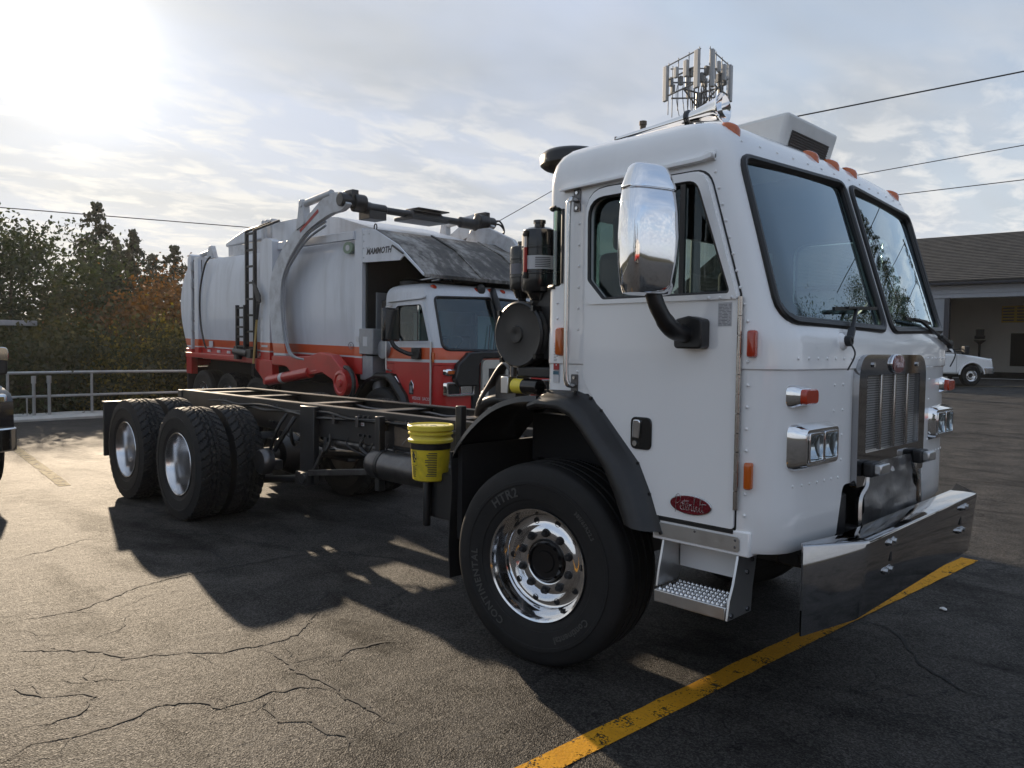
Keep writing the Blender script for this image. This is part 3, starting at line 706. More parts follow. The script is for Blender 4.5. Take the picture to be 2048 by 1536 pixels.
def wheel(root, x, y, z, kind, side=-1, steer=0., detail=True, text=False):
    """the rim is the part; tyre, hub, nuts and hand holes ride on it"""
    rim, ty, hb = {'front': ('rf', 'tf', 'hf'), 'rear': ('rr', 'tr', 'hr'), 'steel': ('rs', 'tr', 'hf')}[kind]
    w = link('wheel', WM[rim], None, root); w.location = (x, y, z); w.rotation_euler = (0, 0, (0 if side < 0 else pi)+steer)
    link('tyre', WM[ty], None, w); link('hub', WM[hb], None, w)
    if detail:
        hh = -.072 if kind == 'front' else .10
        for k in range(10):
            a = 2*pi*(k+.5)/10; o = link('lug_nut', WM['nut'], None, w); o.location = (.1535*cos(a), hh, .1535*sin(a))
            if kind == 'front':
                a = 2*pi*k/10; o = link('hand_hole', WM['hole'], None, w); o.location = (.220*cos(a), -.0645, .220*sin(a))
    if text:
        mb = MB()
        for t in (arc_text('CONTINENTAL', .058, rad(240), .375, -.1905, 1.15), arc_text('HTR2', .07, rad(133), .37, -.1905, 1.15), arc_text('Continental', .05, rad(-34), .375, -.1905), arc_text('385/65R22.5', .03, rad(52), .39, -.1915, 1.1)):
            mb.add(t.v, t.f)
        mb.build('sidewall_lettering', 'rubber_txt', w, xf=False)
    return w

# ------------------------------------------------------------------ cab-over cab, shared by both trucks
TAB = [(.80, -.005, 1.285, 1.132, .17, .05), (.83, -.005, 1.30, 1.14, .175, .06), (1.583, -.005, 1.30, 1.14, .175, .07), (1.590, -.005, 1.308, 1.147, .178, .07),
       (1.70, -.005, 1.306, 1.147, .175, .07), (1.735, -.005, 1.298, 1.145, .17, .07), (1.768, -.005, 1.280, 1.14, .15, .07), (2.46, -.005, 1.062, 1.14, .10, .07),
       (2.51, -.005, 1.046, 1.14, .10, .07), (2.565, -.002, 1.028, 1.137, .105, .075), (2.615, .006, 1.006, 1.127, .11, .08), (2.655, .022, .975, 1.108, .12, .09),
       (2.685, .052, .935, 1.077, .13, .10), (2.704, .11, .885, 1.035, .15, .12), (2.717, .16, .82, .975, .17, .14), (2.725, .24, .73, .88, .2, .15), (2.729, .34, .6, .74, .2, .15)]
BOW = .05
def cabp(z): return [interp(TAB, z, i) for i in range(1, 6)]
def cab_sec(z, inset=0.):
    xr, xf, hw, rf, rr = cabp(z); xr += inset; xf -= inset; hw -= inset; rf = max(.01, rf-inset); rr = max(.01, rr-inset); P = []
    def arc(cx, cy, r, a0, a1, n):
        for k in range(n+1): a = lerp(a0, a1, k/n); P.append([cx+r*cos(a), cy+r*sin(a)])
    arc(xr+rr, -hw+rr, rr, pi, 1.5*pi, 4)
    for t in (.25, .5, .75): P.append([lerp(xr+rr, xf-rf, t), -hw])
    arc(xf-rf, -hw+rf, rf, -.5*pi, 0, 7)
    for t in range(1, 14): P.append([xf, lerp(-hw+rf, hw-rf, t/14)])
    arc(xf-rf, hw-rf, rf, 0, .5*pi, 7)
    for t in (.25, .5, .75): P.append([lerp(xf-rf, xr+rr, t), hw])
    arc(xr+rr, hw-rr, rr, .5*pi, pi, 4)
    for t in (.25, .5, .75): P.append([xr, lerp(hw-rr, -hw+rr, t)])
    return [(x+(BOW*(1-(y/hw)**2) if x > xf-rf-.001 else 0)*min(1, max(0, (x-(xf-rf))/max(rf, .01))), y, z) for x, y in P]
def front_x(y, z):
    xr, xf, hw, rf, rr = cabp(z); x = xf
    if abs(y) > hw-rf: d = abs(y)-(hw-rf); x = xf-rf+sqrt(max(0, rf*rf-d*d))
    return x+BOW*(1-(y/hw)**2)*(1 if abs(y) <= hw-rf else max(0, (x-(xf-rf))/rf))
SIDEWIN = rpoly([(.295, 2.405), (.905, 2.412), (1.075, 1.925), (1.07, 1.912), (.395, 1.908), (.30, 2.005)], [.10, .07, .02, .01, .03, .03], 5)
DOOR = rpoly([(.272, 2.452), (.955, 2.452), (1.118, 1.905), (1.118, .898), (.714, .898), (.612, 1.10), (.38, 1.372), (.272, 1.505)], [.13, .10, .02, .015, .03, .12, .10, .12], 5)
WSL = rpoly([(-1.062, 1.795), (-1.052, 2.512), (-.045, 2.545), (-.045, 1.775)], [.10, .07, .06, .06], 5)
def mirror_y(poly): return [(-a, b) for a, b in reversed(poly)]
def make_cab(root, fleet=False):
    zs = [t[0] for t in TAB]
    if fleet: zs = sorted(set(zs) | {1.66, 1.62, 1.82})
    ex = [1.0, 1.2, 1.4, 1.9, 2.05, 2.2, 2.35]; zs = sorted(set(zs) | set(ex))
    mb = MB(); mb.loft([cab_sec(z) for z in zs])
    sh = mb.build('cab_shell', ['white_old' if fleet else 'white', 'dark_int'], root)
    so_ = sh.modifiers.new('s', 'SOLIDIFY'); so_.thickness = .028; so_.offset = -1; so_.material_offset = 1; so_.use_even_offset = True
    def pr(poly, axis, a, b): m = MB(); m.prism(poly, axis, a, b); return m
    cuts = [pr([(-.3, .5), (-.3, 1.44), (.30, 1.44), (.378, 1.362), (.608, 1.092), (.700, .893), (.700, .5)], 'y', -2, 2),
            pr(rpoly([(-.655, .6), (-.545, 1.05), (.545, 1.05), (.655, .6)], [0, .04, .04, 0], 3), 'x', 1.05, 1.7),
            pr(WSL, 'x', .7, 1.7), pr(mirror_y(WSL), 'x', .7, 1.7),
            pr(SIDEWIN, 'y', -1.5, -.95), pr(SIDEWIN, 'y', .95, 1.5),
            pr(rpoly([(-.75, 1.98), (-.75, 2.38), (.75, 2.38), (.75, 1.98)], .06, 3), 'x', -.3, .2)]
    for s in (-1, 1):
        m = MB(); m.prism(rpoly([(-.2, 1.985), (.115, 1.985), (.115, 2.395), (-.2, 2.395)], [0, .04, .05, 0], 4), 'y', -1.4 if s < 0 else .95, -.95 if s < 0 else 1.4); cuts.append(m)
    cut(sh, cuts)
    me = sh.data; me.shade_smooth(); me.set_sharp_from_angle(angle=rad(32))
    dz = XF[-1].translation.z
    if fleet:
        for nm in ('orange', 'sticker', 'red'): me.materials.append(MATS[nm])
        for p in me.polygons:
            if p.material_index == 0:
                z = p.center.z-dz
                p.material_index = 0 if z > 1.82 else (2 if z > 1.66 else (3 if z > 1.62 else 4))
    # glass
    def pane(name, y0, y1, z0, z1, mt):
        m = MB(); m.loft([[(front_x(lerp(y0, y1, i/10), lerp(z0, z1, j/6))-.012, lerp(y0, y1, i/10), lerp(z0, z1, j/6)) for i in range(11)] for j in range(7)], False, False)
        return m.build(name, mt, root)
    for s in (-1, 1):
        a, b = (-1.066, -.022) if s < 0 else (.022, 1.066)
        gl = pane('windshield', a, b, 1.762, 2.56, 'wglass')
        out = WSL if s < 0 else mirror_y(WSL); m = MB()
        m.tube([(front_x(y, z)+.002, y, z) for y, z in out], .017, 8, closed=True); m.tube([(front_x(y, z)-.004, y*.985+(-.004 if s < 0 else .004), z+(.012 if z < 2 else -.012)) for y, z in out], .014, 8, closed=True)
        m.build('gasket', 'gasket', gl)
        yy = s*1.118
        sw = MB(); sw.add([(.70+(x-.70)*1.03, yy, 2.16+(z-2.16)*1.03) for x, z in SIDEWIN], [tuple(range(len(SIDEWIN)))]); sw.build('side_window', 'sglass', root)
        q = MB(); q.loft([[p for p in cab_sec(z, .010) if p[0] < .135 and (p[1]*s > 0)] for z in (1.96, 2.1, 2.25, 2.42)], False, False) if s < 0 else None
        if s < 0:
            qo = q.build('quarter_window', 'qglass', root)
            rg = MB(); pts = [p for p in cab_sec(1.985, -.004) if p[0] < .14 and p[1] < -1.0]; rg.tube(pts, .012, 6)
            pts2 = [(p[0], p[1], 2.395) for p in pts]; rg.tube(pts2, .009, 6); rg.tube([(.115, -1.142, 2.0), (.115, -1.142, 2.38)], .009, 6); rg.build('gasket', 'gasket', qo)
    m = MB(); m.add([(.008, -.78, 1.95), (.008, .78, 1.95), (.008, .78, 2.41), (.008, -.78, 2.41)], [(0, 1, 2, 3)]); m.build('rear_window', 'sglass', root)
    # doors with a raised window frame
    for s in (-1, 1):
        ya, yb = (-1.152, -1.1405) if s < 0 else (1.1405, 1.152)
        m = MB(); 
        dr = m
        if fleet:
            def clip(poly, z0, z1):
                out = []
                for zl, sgn in ((z0, 1), (z1, -1)):
                    src = poly; poly = []
                    for i in range(len(src)):
                        a, b = src[i-1], src[i]; ia = (a[1]-zl)*sgn >= 0; ib = (b[1]-zl)*sgn >= 0
                        if ia != ib: t = (zl-a[1])/(b[1]-a[1]); poly.append((lerp(a[0], b[0], t), zl))
                        if ib: poly.append(b)
                return poly
            m.prism(clip(DOOR, .5, 1.62), 'y', ya, yb, 2); m.prism(clip(DOOR, 1.62, 1.66), 'y', ya, yb, 3); m.prism(clip(DOOR, 1.66, 1.82), 'y', ya, yb, 1)
            m.prism_holes(clip(DOOR, 1.82, 3), [SIDEWIN], 'y', ya, yb, 0)
            door = m.build('door', ['white_old', 'orange', 'red', 'sticker'], root)
        else:
            sl_ = MB(); sl_.prism_holes([(.70+(x-.70)*1.020, 1.68+(z-1.68)*1.011) for x, z in DOOR], [SIDEWIN], 'y', s*1.139, s*1.1412); sl_.build('door_gap_seal', 'gasket', root)
            m.prism_holes(DOOR, [SIDEWIN], 'y', ya, yb); door = m.build('door', 'whitedoor', root, .004)
        f = MB(); fo = rpoly([(.283, 2.443), (.948, 2.443), (1.112, 1.895), (1.112, 1.885), (.283, 1.885), (.283, 2.0)], [.12, .09, .02, .01, .05, .0], 5)
        f.prism_holes(fo, [SIDEWIN], 'y', ya-(.010 if s < 0 else -.010), ya if s < 0 else yb) if s < 0 else f.prism_holes(fo, [SIDEWIN], 'y', yb, yb+.010)
        f.build('window_frame', 'white_old' if fleet else 'whitedoor', door, .005)
        gk = MB(); ys = ya-.006 if s < 0 else yb+.006
        gk.tube([(x, ys+.006*(1 if s < 0 else -1), z) for x, z in SIDEWIN], .011, 6, closed=True); gk.build('window_gasket', 'gasket', door)
        dv = MB(); dv.box(.822, .848, ys, ys+.014*(1 if s < 0 else -1), 1.91, 2.41); dv.build('window_divider', 'black' if not fleet else 'chrome_dull', door)
        # long piano hinge
        for k in range(11):
            h = MB(); z0 = .985+k*.083; h.cyl((1.128, s*1.156, z0), (1.128, s*1.156, z0+.080), .011, n=10); h.build('hinge_knuckle', 'hinge', door)
        if s < 0:
            DR = door
    # inside
    m = MB(); m.box(.06, 1.0, -1.09, 1.09, 1.36, 1.42); m.box(.85, 1.22, -1.08, 1.08, 1.40, 1.76); m.box(.03, 1.15, -.62, .62, .70, 1.36); m.build('cab_floor', 'dark_int', root)
    for s in (-1, 1):
        m = MB(); m.box(.20, .70, s*.62-.26, s*.62+.26, 1.55, 1.70); m.box(.12, .27, s*.62-.25, s*.62+.25, 1.68, 2.18); m.box(.13, .25, s*.62-.15, s*.62+.15, 2.2, 2.40)
        st = m.build('seat', 'seat', root, .04, 3)
        m = MB(); m.box(.272, .282, s*.62-.2, s*.62+.2, 1.8, 2.32); m.build('seat_mesh', 'seat_grey', st)
        m = MB(); c = Vector((.80, s*.62, 1.86)); ax = Vector((-.55, 0, .83)); a = Vector((0, 1, 0)); b = ax.cross(a)
        m.tube([c+a*.23*cos(2*pi*k/28)+b*.23*sin(2*pi*k/28) for k in range(28)], .016, 6, closed=True)
        for k in range(3): m.bar(c, c+a*.23*cos(2*pi*k/3)+b*.23*sin(2*pi*k/3), .03, .015)
        m.cyl(c, c-ax*.3, .03); m.build('steering_wheel', 'black', root)
    # drip rail over the doors
    for s in (-1, 1):
        m = MB(); m.prism(rpoly([(.12, 2.462), (.93, 2.487), (.985, 2.497), (.985, 2.52), (.93, 2.506), (.12, 2.475)], .003, 2), 'y', s*1.134, s*1.178); m.box(.93, .985, s*1.135, s*1.147, 2.49, 2.535)
        m.build('drip_rail', 'white_old' if fleet else 'white', root, .003)
    return sh, DR
def rivet_rows(root, mt, rows, r=.0075):
    m = MB()
    for a, b, n, nrm in rows:
        a = Vector(a); b = Vector(b)
        for k in range(n): m.dome(a.lerp(b, k/max(1, n-1)), r, nrm, 7, r*.6)
    return m.build('rivets', mt, root, kind='stuff')

# ------------------------------------------------------------------ the white cab and chassis
wt = thing('cab_chassis_truck', 'white cab-over truck with bare black frame and chrome bumper in the foreground', 'truck')
cab, door = make_cab(wt)
NY = (0, -1, 0)
fr = []
for z0, z1, n in ((.87, 1.52, 8), (1.62, 1.72, 2), (1.79, 2.44, 10)):
    if z0 < 1.7: fr.append(((1.163, -1.141 if z0 < 1.5 else -1.147, z0), (1.163, -1.141 if z0 < 1.5 else -1.147, z1), n, NY))
    else: fr.append(((1.155, -1.141, z0), (.985, -1.139, z1), n, NY))
fr += [((.085, -1.141, 1.50), (.085, -1.141, 1.90), 6, NY), ((.225, -1.141, 1.55), (.225, -1.141, 2.40), 9, NY), ((.98, -1.163, 1.893), (1.09, -1.163, 1.893), 3, NY)]
for s in (-1, 1):
    for k in range(12):
        y = s*lerp(1.0, .1, k/11); fr.append(((front_x(y, 1.635), y, 1.635), (front_x(y, 1.635), y, 1.635), 1, (1, 0, 0)))
        if k < 7: y = s*lerp(1.0, .60, k/6); fr.append(((front_x(y, 1.09), y, 1.09), (front_x(y, 1.09), y, 1.09), 1, (1, 0, 0)))
    for y in (.575, .66):
        for k in range(4): z = 1.17+.115*k; fr.append(((front_x(y, z), s*y, z), (front_x(y, z), s*y, z), 1, (1, 0, 0)))
    for k in range(7): y = s*lerp(.1, 1.0, k/6); z = 2.59; fr.append(((front_x(y, z), y, z), (front_x(y, z), y, z), 1, (.8, 0, .6)))
    for k in range(7): z = .95+.11*k; 
rivet_rows(wt, 'white', fr)
# --- door furniture
m = MB(); m.prism(rpoly([(.575, 1.195), (.693, 1.195), (.693, 1.348), (.575, 1.348)], .03, 4), 'y', -1.160, -1.150); hd = m.build('door_handle', 'black_gloss', door, .004)
m = MB(); m.prism(rpoly([(.592, 1.25), (.632, 1.245), (.636, 1.335), (.596, 1.335)], .012, 3), 'y', -1.172, -1.158); m.build('paddle', 'chrome', hd, .004)
m = MB(); m.cyl((.603, -1.159, 1.222), (.603, -1.166, 1.222), .013, n=14); m.build('lock', 'chrome_dull', hd)
def ell(cx, cy, a, b, n=40): return [(cx+a*cos(2*pi*k/n), cy+b*sin(2*pi*k/n)) for k in range(n)]
m = MB(); m.prism(ell(.909, .972, .106, .044), 'y', -1.158, -1.150); bd = m.build('badge_rim', 'chrome_dull', door, .002)
m = MB(); m.prism(ell(.909, .972, .103, .041), 'y', -1.161, -1.1565); bd2 = m.build('badge', 'badge', door, .002)
PB = [[(-.43, -.24), (-.42, -.05), (-.40, .20)], [(-.45, .14), (-.39, .25), (-.31, .26), (-.27, .17), (-.31, .05), (-.40, .0)], [(-.28, -.09), (-.22, -.05), (-.19, .0), (-.22, .05), (-.27, .0), (-.27, -.1), (-.22, -.15), (-.17, -.1), (-.14, .14)], [(-.14, .16), (-.17, -.06), (-.15, -.15), (-.10, -.10), (-.05, -.04), (-.03, .02), (-.06, .05), (-.1, -.02), (-.09, -.12), (-.05, -.15), (0, -.07), (.01, .03)],
      [(-.21, .08), (-.1, .10), (-.01, .11)], [(0, -.15), (.02, .02), (.05, -.01), (.08, .03), (.075, -.1), (.10, -.15), (.135, -.06), (.17, .14), (.19, .22), (.165, .23), (.15, .08), (.15, -.1), (.18, -.15), (.21, -.10), (.205, -.03), (.25, -.02)], [(.25, .0), (.245, -.11), (.27, -.15), (.31, -.08), (.345, .1), (.37, .2), (.345, .21), (.33, .08), (.33, -.1), (.36, -.15), (.40, -.06), (.425, .14)],
      [(.425, .16), (.40, -.08), (.43, -.15), (.46, -.12)], [(.36, .06), (.44, .08), (.52, .08)], [(.262, .07), (.268, .08)]]
def script(name, parent, fn, sc, r, mt='script'):
    m = MB()
    for st in PB: m.tube([fn(p.x*sc, p.y*sc) for p in spline([(a, b, 0) for a, b in st], 4)], r, 5)
    return m.build(name, mt, parent)
script('badge_script', bd2, lambda a, b: (.905+a, -1.1615, .972+b), .165, .0013)
# data sticker
m = MB(); m.box(1.022, 1.088, -1.1535, -1.1515, 1.770, 1.872); sk = m.build('data_sticker', 'sticker', door)
m = MB(); rr_ = random.Random(2)
for k in range(15):
    z = 1.866-k*.0063; x = 1.026
    while x < 1.082: L = rr_.uniform(.006, .03); m.box(x, min(x+L, 1.084), -1.1545, -1.1535, z-.0035, z-.001-.001*rr_.random()); x += L+rr_.uniform(.002, .009)
m.build('sticker_print', 'ink_grey', sk, smooth=False)
# grab handle
m = MB(); m.tube(spline([(.21, -1.145, 2.41), (.215, -1.19, 2.412), (.212, -1.202, 2.40), (.206, -1.206, 2.36), (.205, -1.206, 2.1), (.205, -1.206, 1.7), (.206, -1.206, 1.54), (.210, -1.202, 1.495), (.214, -1.19, 1.482), (.21, -1.145, 1.48)], 6), .014, 10); m.build('grab_handle', 'chrome_dull', wt)
for z in (2.41, 1.48):
    m = MB(); m.prism(rpoly([(.188, z-.055), (.232, z-.055), (.232, z+.055), (.188, z+.055)], .006, 2), 'y', -1.147, -1.140); hb_ = m.build('handle_bracket', 'steel_dk', wt, .001)
    for dz_ in (-.038, .038): m = MB(); m.cyl((.210, -1.147, z+dz_), (.210, -1.153, z+dz_), .009, n=6); m.build('bolt', 'chrome_dull', hb_)
# warning stickers at the rear cab edge
for i, (z0, z1, c) in enumerate(((1.595, 1.70, 'sticker'), (1.703, 1.722, 'ink_teal'), (1.555, 1.592, 'ink_red'), (1.49, 1.55, 'sticker'), (1.552, 1.5535, 'ink'), (1.53, 1.548, 'ink_teal'))):
    m = MB(); yy = -1.1425-.0006*i; m.box(.066, .105, yy-.001, yy, z0, z1); m.build('warning_sticker', c, wt)
m = MB()
for k in range(12): m.box(.07, .07+rr_.uniform(.015, .03), -1.1475, -1.1465, 1.60+k*.008, 1.603+k*.008)
m.build('sticker_print', 'ink_grey', wt)
# side marker lamps
def lamp_box(x, y, z, dx, dzz, d, mt, parent, ang=0.):
    M = Matrix.Translation((x, y, z)) @ Matrix.Rotation(ang, 4, 'Z'); m = MB()
    p = rpoly([(-dx/2, -dzz/2), (dx/2, -dzz/2), (dx/2, dzz/2), (-dx/2, dzz/2)], min(dx, dzz)*.3, 3); n = len(p)
    rows = [[M @ Vector((a*s, -h, b*t)) for a, b in p] for s, t, h in ((1, 1, -.01), (1, 1, d*.6), (.86, .92, d*.92), (.6, .78, d))]
    m.loft(rows); return m.build('marker_lamp', mt, parent)
lamp_box(.125, -1.145, 1.70, .05, .145, .035, 'amber', wt)
lamp_box(1.185, -1.150, 1.695, .038, .115, .028, 'amber_red', wt, rad(12))
lamp_box(1.178, -1.143, 1.135, .034, .115, .018, 'amber', wt, rad(8))
# sill under the door, grip strip and step
m = MB(); m.box(.702, 1.19, -1.145, -.95, .785, .893); m.build('sill', 'white', wt, .006)
m = MB(); m.prism(rpoly([(.712, .802), (1.148, .802), (1.148, .868), (.712, .868)], .015, 3), 'y', -1.151, -1.1455); sp = m.build('sill_plate', 'alu_sat', wt, .001)
for x, z in ((.73, .822), (1.128, .822), (.73, .852), (1.128, .852), (.93, .856)):
    m = MB(); m.dome((x, -1.151, z), .006, NY, 8, .004); m.build('screw', 'steel_dk', sp)
m = MB(); m.box(.712, 1.115, -1.148, -1.1, .8765, .892); m.build('door_seal', 'black', wt)
stp = MB(); stp.box(.765, 1.125, -1.215, -1.01, .515, .572); stepo = stp.build('step', 'alu_sat', wt, .004)
m = MB(); rr_ = random.Random(4)
for j in range(5):
    for i in range(15):
        m.dome((.785+i*.0225+(.011 if j % 2 else 0), -1.195+j*.042, .571), .0085, (0, 0, 1), 6, .012)
m.build('grip_studs', 'alu', stepo, kind='stuff')
m = MB()
m.prism([(-1.215, .515), (-1.01, .515), (-1.0, .62), (-.96, .79), (-1.13, .79), (-1.17, .66), (-1.20, .60)], 'x', 1.126, 1.138); m.build('step_bracket', 'alu_sat', stepo, .002)
m = MB(); m.prism([(-1.18, .575), (-1.02, .575), (-.98, .62), (-.96, .79), (-1.13, .79), (-1.165, .66)], 'x', .748, .760); m.build('step_bracket', 'alu_sat', stepo, .002)
for y, z in ((-1.19, .535), (-1.05, .535), (-1.06, .70), (-1.02, .75)):
    m = MB(); m.cyl((1.138, y, z), (1.147, y, z), .011, n=6); m.build('bolt', 'steel_dk', stepo)
m = MB(); m.box(.762, 1.124, -1.0, -.99, .64, .79); m.build('step_back_plate', 'white', wt, .002)
# --- mirror: chrome shell, cap, arm and base
def shell_rows(levels, c, th):
    rows = []
    for z, wy, dx_, off in levels:
        n = 28; row = []
        for k in range(n):
            a = 2*pi*k/n; ca, sa = cos(a), sin(a); e = .62
            x = dx_*math.copysign(abs(ca)**e, ca); y = wy*math.copysign(abs(sa)**e, sa)
            v = Matrix.Rotation(th, 3, 'Z') @ Vector((x+off, y, 0)); row.append((c[0]+v.x, c[1]+v.y, z))
        rows.append(row)
    return rows
def mirror(root, s):
    c = (.835, s*1.42); th = s*rad(18)
    m = MB(); m.loft(shell_rows([(1.897, .085, .045, 0), (1.903, .108, .058, 0), (1.94, .122, .066, .003), (2.03, .133, .074, .006), (2.14, .136, .078, .008), (2.24, .130, .074, .006), (2.328, .122, .066, .002), (2.333, .118, .062, 0)], c, th)); mo = m.build('mirror_housing', 'chrome', root, sharp=50)
    m = MB(); m.loft(shell_rows([(2.3335, .118, .062, 0), (2.339, .123, .067, .002), (2.35, .122, .066, .002), (2.40, .102, .056, -.003), (2.43, .088, .047, -.008), (2.443, .075, .036, -.01), (2.447, .055, .02, -.01)], c, th)); m.build('mirror_cap', 'chrome', mo, sharp=50)
    m = MB(); m.box(-.075, -.069, -.085, .085, 1.95, 2.30, Matrix.Translation((c[0], c[1], 0)) @ Matrix.Rotation(th, 4, 'Z')); m.build('mirror_glass', 'chrome', mo)
    m = MB(); m.tube(spline([(.85, s*1.40, 1.915), (.865, s*1.375, 1.84), (.885, s*1.31, 1.76), (.90, s*1.22, 1.735), (.905, s*1.16, 1.735)], 5), [.036]*8+[.04]*8+[.05]*5, 12); m.build('mirror_arm', 'plastic', mo)
    m = MB(); m.prism(rpoly([(.845, 1.672), (.985, 1.672), (.985, 1.80), (.915, 1.815), (.845, 1.80)], .02, 3), 'y', s*1.152, s*1.225); m.build('mirror_base', 'plastic', mo, .008)
    return mo
mirror(wt, -1); mirror(wt, 1)
# --- roof: air unit, horns, marker lamps, intake
m = MB()
fa = [(.915, y, 2.905) for y in (-.30, .33)]; fb = [(.855, y, 2.70) for y in (-.30, .30)]
m.add([(.915, -.31, 2.90), (.915, .32, 2.90), (.86, .30, 2.69), (.86, -.30, 2.69), (.36, -.34, 2.865), (.36, .34, 2.865), (.30, .36, 2.69), (.30, -.36, 2.69)], [(0, 1, 2, 3), (5, 4, 7, 6), (4, 5, 1, 0), (7, 3, 2, 6), (4, 0, 3, 7), (1, 5, 6, 2)])
acu = m.build('roof_air_unit', 'ac_white', wt, .022, 3)
M_ = Matrix(((.0, -.262, .965), (1, 0, 0), (0, .965, .262))).transposed()
def acp(u, v, d=0): return Vector((.86+.055*v+d, lerp(-.30, .30, u), 2.69+.21*v))
m = MB(); m.add([acp(.10, .08, .004), acp(.86, .08, .004), acp(.88, .62, .004), acp(.12, .62, .004)], [(0, 1, 2, 3)]); vt = m.build('intake_grille', 'vent', acu)
for k in range(9):
    m = MB(); v = .12+k*.06; m.bar(acp(.11, v, .006), acp(.87, v, .006), .004, .005); m.build('louvre', 'vent', vt)
def horn(y, x0, x1, z0, z1, rb):
    m = MB(); a = Vector((x0, y, z0)); b = Vector((x1, y, z1)); d = (b-a).normalized(); L = (b-a).length
    prof = [(.012, 0), (.014, L*.1), (.018, L*.4), (.024, L*.62), (.034, L*.78), (.05, L*.90), (rb*.8, L*.965), (rb, L), (rb*.97, L+.004), (rb*.75, L-.025), (.042, L-.07), (.02, L-.16), (.001, L-.17)]
    m.lathe(prof, a, d, 28); ho = m.build('air_horn', 'chrome', wt, sharp=60)
    m = MB(); p = a.lerp(b, .70); m.lathe([(.036, -.012), (.042, -.008), (.042, .008), (.036, .012)], p, d, 16); m.bar(p, p-Vector((0, 0, .11)), .03, .03); m.build('horn_clamp', 'black_gloss', ho)
    return ho
horn(-.62, .05, .715, 2.845, 2.882, .076)
m = MB(); m.box(.02, .10, -.66, -.60, 2.70, 2.80); m.build('horn_base', 'chrome', wt, .01)
for y in (-1.0, -.25, 0, .25, 1.0):
    z = 2.645 if abs(y) > .5 else 2.655; x = front_x(y, z)-.03
    rows = []; m = MB()
    for sx, sy, h in ((1, 1, -.03), (1, 1, .012), (.8, .85, .028), (.4, .6, .034)):
        rows.append([(x+.045*sx*cos(2*pi*k/14)+.012, y+.036*sy*sin(2*pi*k/14), z+h-.35*(.045*sx*cos(2*pi*k/14))) for k in range(14)])
    m.loft(rows); m.build('roof_marker_lamp', 'amber', wt)
m = MB(); m.lathe([(.10, 2.1), (.10, 2.66), (.165, 2.675), (.185, 2.69), (.187, 2.735), (.178, 2.75), (.16, 2.765), (.10, 2.775), (.001, 2.778)], (-.115, -.80, 0), (0, 0, 1), 32); m.build('intake_cap', 'plastic', wt)
# --- wipers
def wiper(s, pv, tip, b0, b1):
    m = MB(); m.bar(pv, tip, .018, .012); m.cyl(Vector(pv)-Vector((.03, 0, 0)), Vector(pv)+Vector((.012, 0, 0)), .024, n=12); m.bar(Vector(pv), Vector(pv).lerp(Vector(tip), .35), .032, .02); wo = m.build('wiper', 'black', wt, .003)
    m = MB(); m.bar(b0, b1, .012, .016); m.bar(Vector(b0).lerp(Vector(b1), .25)+Vector((.012, 0, .004)), Vector(b0).lerp(Vector(b1), .75)+Vector((.012, 0, .004)), .012, .01); m.build('wiper_blade', 'black', wo)
    m = MB(); m.tube(spline([(pv[0]+.01, pv[1]-.01, pv[2]-.01), (pv[0]+.035, pv[1]-.02, pv[2]-.06), (pv[0]+.02, pv[1]-.06, pv[2]-.13)], 5), .004, 5); m.build('washer_hose', 'black', wo)
def fx(y, z, d=.0): return (front_x(y, z)+d, y, z)
wiper(-1, fx(-.60, 1.715, .03), fx(-.38, 1.875, .022), fx(-.62, 1.862, .016), fx(-.12, 1.885, .016))
wiper(1, fx(1.02, 1.715, .03), fx(.52, 1.845, .022), fx(.28, 1.85, .016), fx(.74, 1.835, .016))
for y in (-.60, 1.02):
    m = MB(); m.dome(fx(y, 1.712, -.01), .045, (1, 0, .2), 12, .03); m.build('wiper_boss', 'white', wt)
# --- grille
GX = 1.372
def perf_mat():
    m_ = bpy.data.materials.new('perforated'); m_.use_nodes = True; nt = m_.node_tree; g = G(nt); b = nt.nodes['Principled BSDF']
    oc = g.n('ShaderNodeTexCoord').outputs['Object']
    sx = g.n('ShaderNodeSeparateXYZ', {0: oc}); y, z = sx.outputs[1], sx.outputs[2]
    P = .0135
    row = g.math('FLOOR', g.math('DIVIDE', z, P*.87))
    yo = g.math('ADD', g.math('DIVIDE', y, P), g.math('MULTIPLY', g.math('MODULO', g.math('ADD', row, 1000.), 2.), .5))
    fy = g.math('SUBTRACT', g.math('FRACT', g.math('ADD', yo, 1000.)), .5); fz_ = g.math('MULTIPLY', g.math('SUBTRACT', g.math('FRACT', g.math('ADD', g.math('DIVIDE', z, P*.87), 1000.)), .5), .87)
    d = g.math('SQRT', g.math('ADD', g.math('MULTIPLY', fy, fy), g.math('MULTIPLY', fz_, fz_)))
    nt.links.new(g.maprange(d, .33, .38), b.inputs['Alpha']); b.inputs['Base Color'].default_value = (.055, .055, .056, 1); b.inputs['Metallic'].default_value = .8; b.inputs['Roughness'].default_value = .3
    MATS['perforated'] = m_
perf_mat()
gout = rpoly([(-.47, 1.03), (-.475, 1.655), (.475, 1.655), (.47, 1.03), (.34, 1.03), (.27, 1.13), (-.27, 1.13), (-.34, 1.03)], [.02, .13, .13, .02, .03, .05, .05, .03], 6)
ghol = rpoly([(-.375, 1.185), (-.375, 1.555), (.375, 1.555), (.375, 1.185)], .012, 2)
m = MB(); m.prism_holes(gout, [ghol], 'x', GX-.035, GX); gr = m.build('grille', 'stainless', wt, .012, 3)
m = MB(); m.box(1.285, GX-.034, -.465, .465, 1.06, 1.635); m.build('grille_box', 'void', gr)
